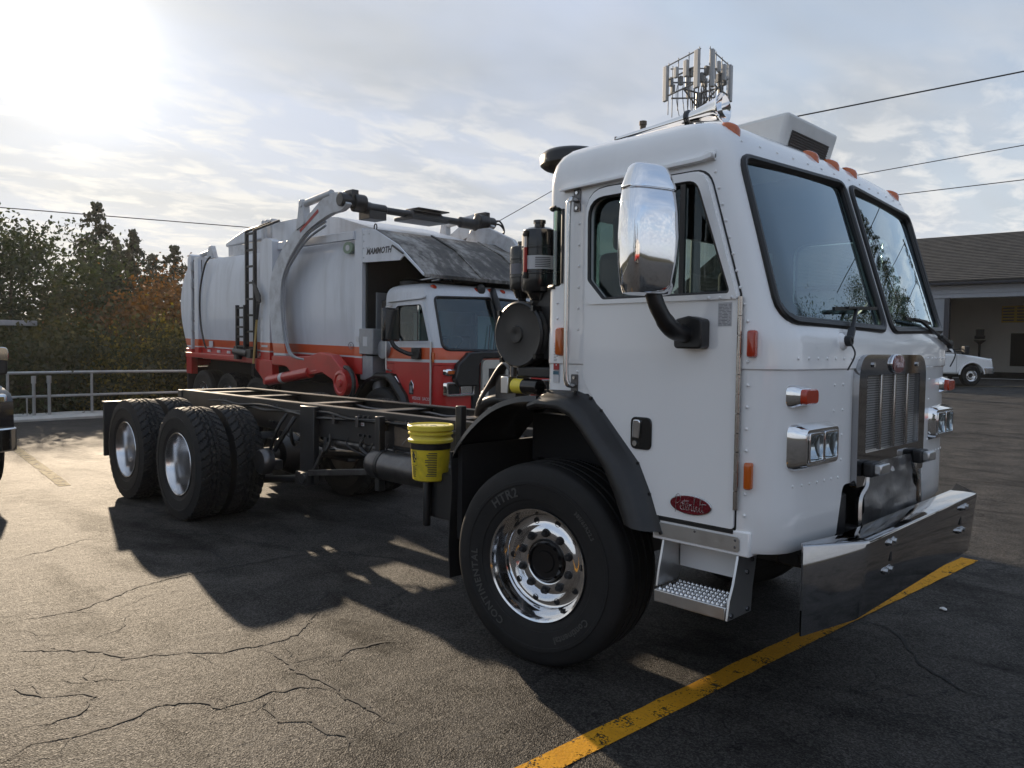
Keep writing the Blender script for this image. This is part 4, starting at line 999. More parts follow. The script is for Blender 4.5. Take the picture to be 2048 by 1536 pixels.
for k in range(4):
    y0 = -.372+k*.186; m = MB(); m.add([(GX-.010, y0+.006, 1.187), (GX-.010, y0+.180, 1.187), (GX-.010, y0+.180, 1.553), (GX-.010, y0+.006, 1.553)], [(0, 1, 2, 3)]); m.build('grille_mesh', 'perforated', gr)
for k in range(3):
    y0 = -.186+k*.186; m = MB(); m.box(GX-.014, GX+.002, y0-.011, y0+.011, 1.187, 1.556); m.build('grille_bar', 'hinge', gr, .003)
m = MB(); m.prism(ell(0.0, 1.608, .092, .05), 'x', GX-.002, GX+.012); em = m.build('emblem', 'chrome', gr, .004)
m = MB(); m.prism(ell(0.0, 1.608, .085, .044), 'x', GX+.0115, GX+.0145); e2 = m.build('emblem_face', 'badge', em if False else gr, .001)
script('emblem_script', e2, lambda a, b: (GX+.0148, a, 1.612+b), .145, .0015, 'script')
for s in (-1, 1):
    m = MB(); m.cyl((GX, s*.31, 1.605), (GX+.008, s*.31, 1.605), .013, n=6); m.build('bolt', 'chrome_dull', gr)
    m = MB(); m.box(GX, GX+.05, s*.345-.06, s*.345+.06, 1.075, 1.145); gl_ = m.build('camera_housing', 'black_sat', gr, .012, 3)
    m = MB(); m.box(GX+.045, GX+.082, s*.345-.045, s*.345+.075, 1.088, 1.138); m.build('camera_cover', 'alu_sat', gl_, .008)
# crumpled heat shield below the grille, radiator edges
m = MB(); rows = []
for j in range(13):
    z = lerp(1.12, .745, j/12); hw = lerp(.30, .40, j/12) if j < 9 else lerp(.38, .41, (j-9)/3)
    rows.append([(1.355+.03*noise.noise(Vector((i*.35, j*.4, 3)))+.02*(j/12)+.012*noise.noise(Vector((i*.9, j*.9, 7))), lerp(-hw, hw, i/16), z+.012*noise.noise(Vector((i*.5, 2, j*.3)))) for i in range(17)])
m.loft(rows, False, False); m.build('heat_shield', 'crumple', wt, sharp=60)
for s in (-1, 1):
    m = MB(); m.tube(spline([(1.36, s*.33, 1.12), (1.37, s*.345, 1.03), (1.365, s*.405, .97), (1.37, s*.42, .86), (1.38, s*.425, .75)], 5), .016, 6); m.build('shield_edge', 'hinge', wt)
    m = MB(); m.box(1.10, 1.30, s*.58-.12, s*.58+.12, .66, 1.12); m.box(1.2, 1.33, s*.52-.05, s*.52+.05, .70, 1.0); m.build('radiator_support', 'frame', wt, .01)
    m = MB(); m.box(1.24, 1.50, s*.62-.16, s*.62+.16, .70, .745); m.cyl((1.4, s*.62, .74), (1.4, s*.62, .79), .018, n=8); m.build('bumper_bracket', 'frame', wt, .008)
# --- headlamps and turn signals
def headlamp(s):
    yc = s*.85
    m = MB(); o = rpoly([(yc-.165, 1.178), (yc+.165, 1.178), (yc+.165, 1.338), (yc-.165, 1.338)], .03, 4); i_ = rpoly([(yc-.150, 1.193), (yc+.150, 1.193), (yc+.150, 1.323), (yc-.150, 1.323)], .015, 3)
    back = rpoly([(yc-.185, 1.158), (yc+.185, 1.158), (yc+.185, 1.358), (yc-.185, 1.358)], .04, 4)
    n = len(back); rows = [[(1.285 if True else 0, a, b) for a, b in back], [(1.335, a, b) for a, b in back], [(1.382, a, b) for a, b in o]]
    m.loft(rows, True, False); m.prism_holes(o, [i_], 'x', 1.372, 1.384); hl = m.build('headlight', 'chrome', wt, .004); hl.location.x = -.014
    m = MB(); m.box(1.29, 1.318, yc-.155, yc+.155, 1.18, 1.335); m.build('lamp_bowl', 'void', hl)
    for k in (-1, 1):
        cc = yc+k*.074; m = MB(); f = rpoly([(cc-.071, 1.193), (cc+.071, 1.193), (cc+.071, 1.322), (cc-.071, 1.322)], .012, 3); h = rpoly([(cc-.062, 1.203), (cc+.062, 1.203), (cc+.062, 1.312), (cc-.062, 1.312)], .01, 3)
        m.prism_holes(f, [h], 'x', 1.372, 1.390); bz_ = m.build('lamp_bezel', 'chrome', hl, .002)
        m = MB(); m.loft([[(1.325+.026*a*a+.024*b*b+.002*sin(a*22), cc+a*.064, 1.2575+b*.056) for a in [i/6-1 for i in range(13)]] for b in [j/4-1 for j in range(9)]], False, False); m.build('reflector', 'lens', bz_)
        m = MB(); m.box(1.383, 1.386, cc-.062, cc+.062, 1.203, 1.312); m.build('lamp_glass', 'lampglass', bz_)
for s in (-1, 1): headlamp(s)
def signal(s):
    yc = s*.965; m = MB()
    def rr4(w, h, x, r): return [(x, a, b) for a, b in rpoly([(yc-w, 1.475-h), (yc+w, 1.475-h), (yc+w, 1.475+h), (yc-w, 1.475+h)], r, 4)]
    m.loft([rr4(.080, .050, front_x(.965, 1.475)-.03, .03), rr4(.078, .048, 1.32, .03), rr4(.066, .033, 1.352, .02)]); sg_ = m.build('turn_signal', 'chrome', wt, .002); sg_.location.x = -.008
    m = MB(); m.loft([rr4(.064, .032, 1.350, .02), rr4(.064, .032, 1.370, .02), rr4(.058, .027, 1.376, .018)]); m.build('signal_lens', 'amber_red', sg_)
for s in (-1, 1): signal(s)
# --- bumper: swept polished channel with a top flange
BZ0, BZ1 = .535, .872
path = [(1.40, -1.085), (1.555, -.835), (1.564, -.79), (1.564, .79), (1.555, .835), (1.40, 1.085)]
def offp(path, d):
    out = []
    for i, p in enumerate(path):
        a = Vector(path[max(0, i-1)]); b = Vector(path[min(len(path)-1, i+1)]); t = (b-a).normalized(); nrm = Vector((t.y, -t.x)); out.append((p[0]-nrm.x*d, p[1]-nrm.y*d))
    return out
inn = offp(path, .012); fl = offp(path, .13); fl[0] = offp(path, .02)[0]; fl[-1] = offp(path, .02)[-1]
bz0 = [.49, .533, .538, .538, .533, .49]; bt = [.0, .03, .034, .034, .03, .0]
m = MB(); rows = []
for i in range(len(path)):
    (x, y), (xi, yi), (xf_, yf_) = path[i], inn[i], fl[i]
    rows.append([(x-bt[i], y, bz0[i]), (x, y, BZ1-.012), (lerp(x, xi, .35), lerp(y, yi, .35), BZ1-.003), (lerp(x, xi, 1.), lerp(y, yi, 1.), BZ1), (xf_, yf_, BZ1+.004), (xf_, yf_, BZ1-.008), (xi, yi, BZ1-.012), (xi-bt[i], yi, bz0[i])])
m.loft(rows, True, True); bm_ = m.build('bumper', 'stainless', wt, sharp=30)
for s in (-1, 1):
    for z in (.828, .698):
        for dy in (-.028, .028):
            m = MB(); bx_ = 1.563-.034*(.872-z)/.337; m.cyl((bx_, s*.555+dy, z), (bx_+.009, s*.555+dy, z), .017, n=14); m.cyl((bx_+.008, s*.555+dy, z), (bx_+.02, s*.555+dy, z), .0125, n=6); m.build('bumper_bolt', 'chrome_dull', bm_)
    m = MB(); m.box(1.542, 1.5552, s*.530-.011, s*.530+.011, .734, .783); m.build('bumper_slot', 'void', bm_)
    m = MB(); m.box(.5, 1.49, s*.43-.04, s*.43+.04, .60, .84); m.build('frame_horn', 'frame', wt, .005)
# --- fenders, flare and mudflap (both sides)
for s in (-1, 1):
    outp = [(-.02, 1.415), (.02, 1.43), (.04, 1.45), (.231, 1.452), (.33, 1.425), (.40, 1.37), (.63, 1.13), (.70, .99), (.765, .815)]
    inp = [(-.02, 1.325), (.0, 1.33), (.05, 1.335), (.166, 1.33), (.24, 1.30), (.30, 1.245), (.43, 1.10), (.49, 1.0), (.56, .86)]
    inp = [(lerp(c, a, .2), lerp(d, b, .2)) for (a, b), (c, d) in zip(outp, inp)]
    m = MB(); rows = []
    for (a, b), (c, d) in zip(outp, inp):
        rows.append([(a, s*1.02, b), (a, s*1.150, b), (lerp(a, c, .10), s*1.156, lerp(b, d, .10)), (lerp(a, c, .20), s*1.172, lerp(b, d, .20)), (lerp(a, c, .34), s*1.218, lerp(b, d, .34)), (lerp(a, c, .52), s*1.246, lerp(b, d, .52)), (lerp(a, c, .74), s*1.256, lerp(b, d, .74)), (lerp(a, c, .92), s*1.250, lerp(b, d, .92)), (c, s*1.235, d), (c, s*1.02, d)])
    m.loft(rows, True, True); fl_ = m.build('fender_flare', 'plastic', wt, sharp=42)
    for (a, b), (c, d) in list(zip(outp, inp))[2:]:
        p = Vector((lerp(a, c, .07), s*1.152, lerp(b, d, .07))); m = MB(); m.cyl(p, p+Vector((0, s*.008, 0)), .008, n=8); m.build('flare_bolt', 'black_gloss', fl_)
    arc_ = spline([(-.632, 1.03, 0), (-.60, 1.095, 0), (-.47, 1.23, 0), (-.30, 1.345, 0), (-.12, 1.405, 0), (.03, 1.42, 0)], 5)
    m = MB(); m.loft([[(p.x, s*.72, p.y), (p.x, s*1.235, p.y), (p.x+.006, s*1.243, p.y-.03), (p.x, s*1.23, p.y-.008), (p.x, s*.72, p.y-.008)] for p in arc_]); m.build('rear_fender', 'black_gloss', wt, sharp=28)
    m = MB(); m.loft([[(-.635+.01*sin(z*9), s*.80, z), (-.635+.01*sin(z*9), s*1.24, z), (-.645+.01*sin(z*9), s*1.24, z), (-.645+.01*sin(z*9), s*.80, z)] for z in soft(.32, 1.06, 10)]); m.build('mudflap', 'black_sat', wt)
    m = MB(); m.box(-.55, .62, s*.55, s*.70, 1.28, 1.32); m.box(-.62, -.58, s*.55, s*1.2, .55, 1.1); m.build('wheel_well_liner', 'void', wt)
m = MB(); m.prism([(-.35, .98), (.2, .98), (.14, 1.02), (-.35, 1.02)], 'y', -.8, -.62); m.build('well_bracket', 'alu_sat', wt)
# --- air cleaner drum and canisters behind the cab
m = MB(); m.lathe([(.165, 0), (.178, -.02), (.186, -.03), (.186, -.09), (.190, -.095), (.190, -.12), (.184, -.125), (.184, -.42), (.15, -.45)], (-.335, -.985, 1.742), (0, -1, 0), 40); drum = m.build('air_cleaner', 'plastic', wt)
m = MB(); m.lathe([(.190, .0), (.190, .012), (.178, .022), (.165, .018), (.05, .026), (.046, .034), (.02, .034), (.001, .030)], (-.335, -.988, 1.742), (0, -1, 0), 40); m.build('air_cleaner_lid', 'plastic', drum)
for a in (50, 140, 230, 320):
    m = MB(); c = Vector((-.335+.19*cos(rad(a)), -.99, 1.742+.19*sin(rad(a)))); m.bar(c+Vector((0, -.03, 0)), c+Vector((0, .10, 0)), .018, .03); m.build('clip', 'black_gloss', drum)
m = MB(); m.tube(spline([(-.415, -.70, 1.9), (-.38, -.7, 2.05), (-.25, -.76, 2.2), (-.13, -.8, 2.3)], 5), .09, 14); m.build('intake_duct', 'plastic', wt)
def can(x, y, z0, z1, r, lid):
    m = MB(); h = z1-z0
    m.lathe([(r*.45, z0-.05), (r*.7, z0-.01), (r*.95, z0), (r, z0+.02), (r, z0+h*.26), (r*1.03, z0+h*.27), (r*1.03, z0+h*.29), (r, z0+h*.3), (r, z0+h*.66), (r*1.03, z0+h*.67), (r*1.03, z0+h*.7), (r, z0+h*.71), (r, z0+h*.88), (r*.93, z0+h*.95), (r*.7, z1-.005), (r*.3, z1), (r*.3, z1+lid), (r*.36, z1+lid+.003), (r*.36, z1+lid+.02), (.001, z1+lid+.022)], (x, y, 0), (0, 0, 1), 28)
    return m.build('canister', 'black_gloss', wt, sharp=30)
c1 = can(-.245, -.93, 1.985, 2.345, .098, .02); c2 = can(-.47, -.84, 2.01, 2.275, .07, .0)
def wrap(c, r, a0, a1, z0, z1, mt, parent, name):
    m = MB(); m.loft([[(c[0]+r*cos(rad(lerp(a0, a1, k/8))), c[1]+r*sin(rad(lerp(a0, a1, k/8))), z) for k in range(9)] for z in (z0, z1)], False, False); return m.build(name, mt, parent)
wrap((-.245, -.93), .0995, -110, 10, 2.105, 2.18, 'sticker', c1, 'canister_label')
for k in range(6): wrap((-.245, -.93), .1003, -60, -8, 2.115+k*.01, 2.119+k*.01, 'ink', c1, 'label_print')
wrap((-.47, -.84), .0712, -120, 0, 2.10, 2.16, 'ink_grey', c2, 'canister_label')
wrap((-.245, -.93), .0995, -135, -100, 2.22, 2.30, 'ink_grey', c1, 'canister_label')
m = MB(); m.cyl((-.253, -1.035, 2.08), (-.253, -1.035, 2.30), .009, n=8); gt_ = m.build('sight_gauge', 'lampglass' if False else 'sticker', c1)
m = MB(); m.cyl((-.253, -1.035, 2.085), (-.253, -1.035, 2.225), .0105, n=8); m.build('red_fluid', 'ink_red', c1)
for z in (2.075, 2.305): m = MB(); m.cyl((-.253, -1.02, z-.01), (-.253, -1.046, z-.01), .012, n=8); m.cyl((-.253, -1.035, z-.018), (-.253, -1.035, z+.012), .013, n=8); m.build('gauge_fitting', 'black', c1)
m = MB(); m.tube(spline([(-.245, -.93, 1.95), (-.28, -.93, 1.9), (-.32, -.86, 1.85), (-.36, -.8, 1.7)], 4), .035, 8); m.tube(spline([(-.47, -.84, 1.98), (-.46, -.82, 1.9), (-.4, -.76, 1.8)], 4), .025, 8); m.build('hose', 'black', wt)
m = MB(); m.box(-.30, -.05, -.95, -.80, 1.60, 2.0); m.box(-.34, .02, -1.0, -.7, 1.50, 1.56); m.box(-.2, .0, -.6, .9, 1.3, 1.85); m.build('engine_mount_frame', 'frame', wt, .01)
m = MB(); m.cyl((-.38, -.98, 1.447), (-.19, -.98, 1.447), .043, n=20); yf = m.build('fuel_filter', 'yellow2', wt, .004)
m = MB(); m.cyl((-.30, -.98, 1.447), (-.18, -.98, 1.447), .0445, n=20); m.build('filter_end', 'black_gloss', yf, .004)
m = MB(); m.box(-.455, -.395, -1.02, -.94, 1.40, 1.50); m.build('filter_head', 'alu_sat', wt, .006)
m = MB()
for k in range(6):
    a = Vector((-.43-.02*k, -.95+.03*k, 1.52)); m.tube(spline([a, a+Vector((-.1, .02, .05)), a+Vector((-.2, .0, -.08)), a+Vector((-.27, -.02, -.2+.02*k))], 4), .012, 6)
m.box(-.62, -.45, -.9, -.78, 1.36, 1.5); m.cyl((-.40, -.97, 1.5), (-.40, -.97, 1.6), .02, n=8); m.build('hose_bundle', 'steel_dk', wt, kind='stuff')
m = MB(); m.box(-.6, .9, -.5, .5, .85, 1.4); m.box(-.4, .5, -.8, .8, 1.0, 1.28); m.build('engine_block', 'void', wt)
# --- chassis
RT = 1.122
for s in (-1, 1):
    m = MB(); yo = s*.43; yi = s*.345
    m.prism([(-6.42, RT-.27), (-6.42, RT), (1.0, RT), (1.0, RT-.27)] if False else [(yo, RT-.28), (yo, RT), (yi, RT), (yi, RT-.010), (yo-s*.010, RT-.010), (yo-s*.010, RT-.27), (yi, RT-.27), (yi, RT-.28)], 'x', -6.42, .9)
    rl = m.build('frame_rail', 'frame', wt, .003)
    m = MB(); m.box(-6.42, .6, min(yo, yi)+.002, max(yo, yi)-.002, RT+.0005, RT+.003); m.build('rail_lit_strip', 'frame_top', rl)  # thin strip carrying the rail top's sunlit orange line as colour
    rr_ = random.Random(9)
    for gx in (-5.4, -4.3, -3.55, -2.75, -2.1, -1.5, -1.0):
        for k in range(3):
            for z in ((RT-.05,) if gx not in (-4.3, -2.75) else (RT-.05, RT-.21)):
                m = MB(); m.cyl((gx+k*.07, yo, z), (gx+k*.07, yo+s*.018, z), .013, n=6); m.build('frame_bolt', 'steel_dk', rl)
for x in (-6.2, -5.3, -4.0, -2.9, -1.9, -1.1):
    m = MB(); m.box(x-.05, x+.05, -.42, .42, RT-.20, RT-.03); m.box(x-.09, x+.09, -.42, .42, RT-.035, RT-.025); m.build('crossmember', 'frame_top', wt, .004)
m = MB(); m.box(-.03, .03, -.025, .025, 0, .27); ps = m.build('frame_post', 'frame', wt, .006); ps.location = (-1.16, -.70, 1.0)
m = MB(); m.box(-1.2, -1.12, -.72, -.42, .80, 1.02); m.box(-1.35, -1.05, -.62, -.44, .55, .85); m.build('post_bracket', 'frame', wt, .01)
# axles, suspension and under-frame hardware
for ax_ in (-4.611, -5.99):
    m = MB(); m.cyl((ax_, -1.0, .527), (ax_, 1.0, .527), .085, n=14); m.lathe([(.05, -.26), (.16, -.22), (.22, -.08), (.24, 0), (.22, .08), (.16, .22), (.05, .26)], (ax_, .05, .527), (0, 1, 0), 20); m.cyl((ax_, .05, .55), (ax_+.35, .05, .58), .12, .07, n=14); m.build('drive_axle', 'frame', wt)
    for s in (-1, 1):
        m = MB(); m.lathe([(.13, 0), (.15, .03), (.15, .10), (.135, .13), (.15, .16), (.15, .23), (.13, .26)], (ax_-.45, s*.42, .55), (0, 0, 1), 18); m.build('air_spring', 'black_sat', wt)
        m = MB(); m.box(ax_-.55, ax_+.45, s*.42-.05, s*.42+.05, .44, .54); m.build('suspension_beam', 'frame', wt, .01)
        m = MB(); m.lathe([(.05, 0), (.10, .02), (.11, .05), (.11, .14), (.09, .19)], (ax_+.30, s*.64, .58), (1, 0, 0), 16); m.build('brake_chamber', 'frame', wt)
m = MB(); m.cyl((-4.2, .05, .58), (-.9, .02, .85), .055, n=12); m.build('drive_shaft', 'steel_dk', wt)
m = MB(); m.cyl((0, -1.05, .527), (0, 1.05, .527), .06, n=12); m.box(-.1, .1, -.85, .85, .44, .54); m.build('front_axle', 'frame', wt)
m = MB(); m.lathe([(.02, 0), (.105, .0), (.12, .02), (.12, .09), (.105, .11)], (-3.95, -.62, .575), (0, -1, 0), 24); m.build('spring_brake', 'steel_dk', wt)
m = MB(); m.tube(spline([(-3.9, -.6, .68), (-3.75, -.58, .85), (-3.7, -.5, 1.0)], 5), .022, 6); m.tube(spline([(-3.98, -.6, .68), (-3.85, -.6, .88), (-3.85, -.5, 1.02)], 5), .018, 6); m.build('brake_hose', 'black', wt)
m = MB(); m.box(-3.62, -3.38, -.50, -.44, .42, RT-.01); m.box(-3.6, -3.4, -.56, -.44, .40, .52); m.cyl((-3.45, -.58, .47), (-3.45, -.44, .47), .05, n=12); m.build('spring_hanger', 'frame', wt, .008)
m = MB(); m.cyl((-3.42, -.52, .47), (-4.4, -.52, .33), .035, n=10); m.build('torque_rod', 'frame', wt)
m = MB(); m.bar((-3.4, -.52, .52), (-2.45, -.52, .645), .05, .05); m.bar((-3.38, -.5, .54), (-3.22, -.5, .74), .02, .03); m.build('support_strut', 'steel_dk', wt, .004)
m = MB(); m.lathe([(.001, 0), (.05, .01), (.09, .03), (.112, .07), (.118, .12), (.118, .98), (.112, 1.03), (.09, 1.07), (.001, 1.1)], (-2.50, -.50, .715), (1, 0, 0), 28); at_ = m.build('air_tank', 'steel_dk', wt)
for x in (-2.28, -1.6):
    m = MB(); m.lathe([(.122, -.02), (.122, .02)], (x, -.50, .715), (1, 0, 0), 28); m.build('tank_strap', 'black', at_)
m = MB(); m.cyl((-3.2, -.35, .80), (-1.2, -.35, .82), .055, n=16); m.build('exhaust_pipe', 'steel_dk', wt)
m = MB(); m.box(-2.39, -2.33, -.535, -.475, .50, RT-.02); m.build('tank_hanger', 'frame', wt, .006)
m = MB(); m.box(-2.25, -1.95, -.446, -.44, RT-.25, RT-.05); m.build('frame_patch', 'wood', wt, .004)
for x, z, w, h, c in ((-2.72, RT-.10, .09, .055, 'sticker'), (-1.86, RT-.09, .06, .11, 'sticker')):
    m = MB(); m.box(x-w/2, x+w/2, -.4425, -.4405, z-h/2, z+h/2); fs_ = m.build('frame_sticker', c, wt)
    m = MB(); m.box(x-w/2+.01, x+w/2-.01, -.4435, -.4425, z, z+h/2-.008); m.box(x-.005, x+w/2-.012, -.4435, -.4425, z-h/2+.01, z-.012); m.build('sticker_print', 'ink_red' if x < -2 else 'ink', fs_)
m = MB(); m.box(-1.5, -.75, -.75, -.45, .48, .80); m.cyl((-1.42, -.78, .42), (-1.42, -.78, .75), .03, n=8); m.build('step_tank', 'frame', wt, .03)
rh = random.Random(31)
for k in range(7):
    yy = (-.46, -.455, -.33, -.30, .30, .33, .46)[k]; zz = RT-.06-.03*(k % 4); x0 = -5.6+.3*k; x1 = -.8-.25*(k % 3)
    m = MB(); m.tube(spline([(lerp(x0, x1, t/14), yy+rh.uniform(-.012, .012), zz+rh.uniform(-.02, .012)) for t in range(15)], 3), rh.choice((.009, .012, .016)), 6); m.build('air_line', rh.choice(('black', 'plastic', 'steel_dk')), wt)
for k in range(14):
    x = rh.uniform(-4.0, -1.2); m = MB(); m.tube(spline([(x, -.40, RT-.2), (x+rh.uniform(-.1, .1), -.44, RT-.32), (x+rh.uniform(-.25, .25), -.42+rh.uniform(-.05, .2), RT-.42), (x+rh.uniform(-.4, .4), -.25, RT-.3)], 4), rh.choice((.008, .012, .018)), 5); m.build('brake_line', 'black', wt)
for k in range(6):
    x = -3.1+.36*k; m = MB(); m.box(x-.02, x+.02, -.475, -.43, RT-.14, RT-.05); m.build('line_clamp', 'steel_dk', wt, .003)
m = MB(); m.box(-6.5, -6.40, -.45, .45, RT-.27, RT-.0); m.build('rear_crossmember', 'frame', wt, .006)
for s in (-1, 1):
    m = MB(); m.box(-6.74, -6.70, s*.55, s*1.2, .38, .985); m.box(-6.78, -6.66, s*.4, s*1.2, .985, 1.0); m.build('rear_mudflap', 'black_sat', wt, .006)
    m = MB(); m.cyl((-6.72, s*.40, .99), (-6.72, s*1.2, .99), .015, n=6); m.cyl((-6.45, s*.42, .95), (-6.72, s*.42, .99), .02, n=6); m.build('flap_hanger', 'frame', wt)
    wheel(wt, 0, s*1.05, .5275, 'front', s, rad(8.9), True, s < 0)
    for ax_ in (-4.611, -5.99):
        wheel(wt, ax_, s*1.075, .5275, 'rear', s, 0, False); wheel(wt, ax_, s*.735, .5275, 'steel', s, 0, False)

# ------------------------------------------------------------------ yellow bucket hanging on the frame post
bk = thing('bucket', 'dirty yellow plastic bucket with black band hung beside the bare frame', 'bucket', (-1.42, -.75, .742))
m = MB(); m.lathe([(.001, 0), (.112, 0), (.122, .008), (.138, .235), (.1385, .25)], (0, 0, 0), (0, 0, 1), 36); m.build('pail', 'yellow', bk)
m = MB(); m.lathe([(.1395, .22), (.1405, .262)], (0, 0, 0), (0, 0, 1), 36); m.lathe([(.141, .262), (.1395, .22), (.137, .22), (.137, .262)], (0, 0, 0), (0, 0, 1), 36); m.build('rubber_band', 'black', bk)
m = MB(); m.lathe([(.136, .25), (.140, .262), (.156, .268), (.157, .285), (.148, .29), (.143, .30), (.143, .318), (.156, .322), (.156, .334), (.145, .338), (.144, .35)], (0, 0, 0), (0, 0, 1), 36); m.build('rim_rings', 'yellow2', bk)
m = MB(); m.lathe([(.146, .345), (.156, .347), (.160, .352), (.160, .380), (.154, .386), (.146, .386), (.140, .374), (.001, .374)], (0, 0, 0), (0, 0, 1), 40); ld = m.build('lid', 'yellow2', bk)
m = MB(); m.lathe([(.137, .3745), (.137, .376), (.001, .376)], (0, 0, 0), (0, 0, 1), 32); m.build('lid_face', 'lid', ld)
m = MB()
for k in range(9): a = rr_.uniform(0, 6.28); r_ = rr_.uniform(.02, .11); m.box(r_*cos(a)-.012, r_*cos(a)+.012, r_*sin(a)-.004, r_*sin(a)+.004, .3762, .3768)
m.box(-.02, .03, .01, .03, .3762, .377); m.build('lid_print', 'ink', ld, smooth=False)
m = MB(); m.tube(spline([(-.15, -.03, .29), (-.16, -.1, .26), (-.12, -.16, .22), (0, -.175, .20)], 5)[:9], .003, 5); m.build('wire_handle', 'steel_dk', bk)
def bprint(a0, a1, z0, z1):
    r0_ = .1225+.0158*z0/.235; r1_ = .1225+.0158*z1/.235; m = MB()
    m.loft([[((r0_ if z == z0 else r1_)*1.006*cos(rad(a)), (r0_ if z == z0 else r1_)*1.006*sin(rad(a)), z) for a in soft(a0, a1, 3)] for z in (z0, z1)], False, False); return m
m = MB()
for zz, aa0, aa1 in ((.145, -104, -96), (.16, -106, -92), (.175, -106, -90), (.13, -101, -90), (.188, -101, -94), (.15, -92, -86)):
    t = bprint(aa0, aa1, zz, zz+.014); m.add(t.v, t.f)
for q in ((-112, -111, .11, .205), (-84, -83, .11, .205), (-112, -83, .11, .113), (-112, -83, .203, .206)): t = bprint(*q); m.add(t.v, t.f)
for k in range(9): t = bprint(-110, -86-rr_.uniform(0, 8), .03+k*.0085, .034+k*.0085); m.add(t.v, t.f)
for k in range(14): t = bprint(-45-rr_.uniform(0, 12), -20, .04+k*.012, .046+k*.012); m.add(t.v, t.f)
m.build('printed_label', 'ink', bk, smooth=False)
# ------------------------------------------------------------------ the red and white refuse truck behind
GT = thing('refuse_truck', 'white, orange and red front-loading refuse truck parked behind the bare chassis', 'garbage truck', (-6.48, 3.67, 0), (0, 0, -.0268))
def clipz(poly, z0, z1):
    for zl, sgn in ((z0, 1), (z1, -1)):
        src = poly; poly = []
        for i in range(len(src)):
            a, b = src[i-1], src[i]; ia = (a[1]-zl)*sgn >= 0; ib = (b[1]-zl)*sgn >= 0
            if ia != ib: t = (zl-a[1])/(b[1]-a[1]); poly.append((lerp(a[0], b[0], t), zl))
            if ib: poly.append(b)
    return poly
BANDS = [(1.705, 9, 'white_old'), (1.565, 1.705, 'orange'), (1.54, 1.565, 'sticker'), (-9, 1.54, 'red')]
BM = ['white_old', 'orange', 'sticker', 'red']
def gtp(name, mt, fn, bevel=0, parent=None, **k): m = MB(); fn(m); return m.build(name, mt, parent or GT, bevel, **k)
XF.append(Matrix(((1, 0, 0, 0), (0, 1, 0, 0), (-.0188, 0, 1, -.0188*3.5), (0, 0, 0, 1))))
# body: lofted barrel sides, colour bands by height
zl = [1.30, 1.42, 1.54, 1.565, 1.705, 1.9, 2.1, 2.3, 2.5, 2.7, 2.9, 3.05, 3.18, 3.28, 3.35]
def bw(z, top): t = (z-2.3)/1.05; return 1.215-.06*t*t-(.05*max(0, (z-3.05)/.3)**2)
def barrel(m, x0, x1, zt, n=10):
    Z = [z for z in zl if z < zt-.02]+[zt]
    xs_ = soft(x0, x1, n)
    for s in (-1, 1):
        rows = [[(x, s*(bw(z, zt)+.035*sin(pi*(x-x0)/(x1-x0))*sin(pi*min(1, max(0, (z-1.3)/(zt-1.3))))), z) for x in xs_] for z in Z]
        for j in range(len(Z)-1):
            zc = (Z[j]+Z[j+1])/2; mi = 0 if zc > 1.705 else (1 if zc > 1.565 else (2 if zc > 1.54 else 3))
            m.loft([rows[j], rows[j+1]], False, False, mi)
    yt = bw(zt, zt)
    m.loft([[(x, -yt, zt) for x in xs_], [(x, -.6, zt+.05) for x in xs_], [(x, .6, zt+.05) for x in xs_], [(x, yt, zt) for x in xs_]], False, False, 0)
    m.add([(x, y, z) for x in (x0, x1) for y, z in ((-1.15, 1.3), (1.15, 1.3), (1.13, zt), (-1.13, zt))], [(0, 1, 2, 3), (4, 5, 6, 7)], 0)
    m.add([(x0, -1.15, 1.3), (x0, 1.15, 1.3), (x1, 1.15, 1.3), (x1, -1.15, 1.3)], [(0, 1, 2, 3)], 3)
gtp('body_rear', BM, lambda m: barrel(m, -6.5, -3.45, 3.33), sharp=30)
gtp('body_front', BM, lambda m: barrel(m, -3.1, -.62, 3.40), sharp=30)
def band_prism(name, poly, y0, y1, bevel=0):
    m = MB()
    for k, (a, b, _) in enumerate(BANDS):
        p = clipz(poly, a, b)
        if len(p) > 2: m.prism(p, 'y', y0, y1, k)
    return m.build(name, BM, GT, 0, sharp=30)
band_prism('front_pillar', [(-.62, 1.3), (-.42, 1.3), (-.42, 3.46), (-.62, 3.46)], -1.25, 1.25)
for s in (-1, 1): gtp('top_rail', 'white_old', lambda m: m.box(-3.1, -.615, s*1.245-.03, s*1.245+.03, 3.30, 3.43), .01)
band_prism('middle_frame', [(-3.46, 1.3), (-3.08, 1.3), (-3.08, 3.42), (-3.46, 3.42)], -1.22, 1.22)
band_prism('tailgate', spline([(-6.95, 3.30, 0), (-7.12, 3.28, 0), (-7.38, 3.10, 0), (-7.60, 2.78, 0), (-7.68, 2.45, 0), (-7.62, 2.1, 0), (-7.46, 1.75, 0), (-7.25, 1.42, 0), (-6.95, 1.15, 0)], 4) and [(p.x, p.y) for p in spline([(-6.95, 3.30, 0), (-7.12, 3.28, 0), (-7.38, 3.10, 0), (-7.60, 2.78, 0), (-7.68, 2.45, 0), (-7.62, 2.1, 0), (-7.46, 1.75, 0), (-7.25, 1.42, 0), (-6.95, 1.15, 0)], 4)], -1.16, 1.16)
band_prism('tailgate_frame', [(-7.05, 1.2), (-6.86, 1.2), (-6.86, 3.42), (-6.95, 3.46), (-7.05, 3.36)], -1.25, 1.25)
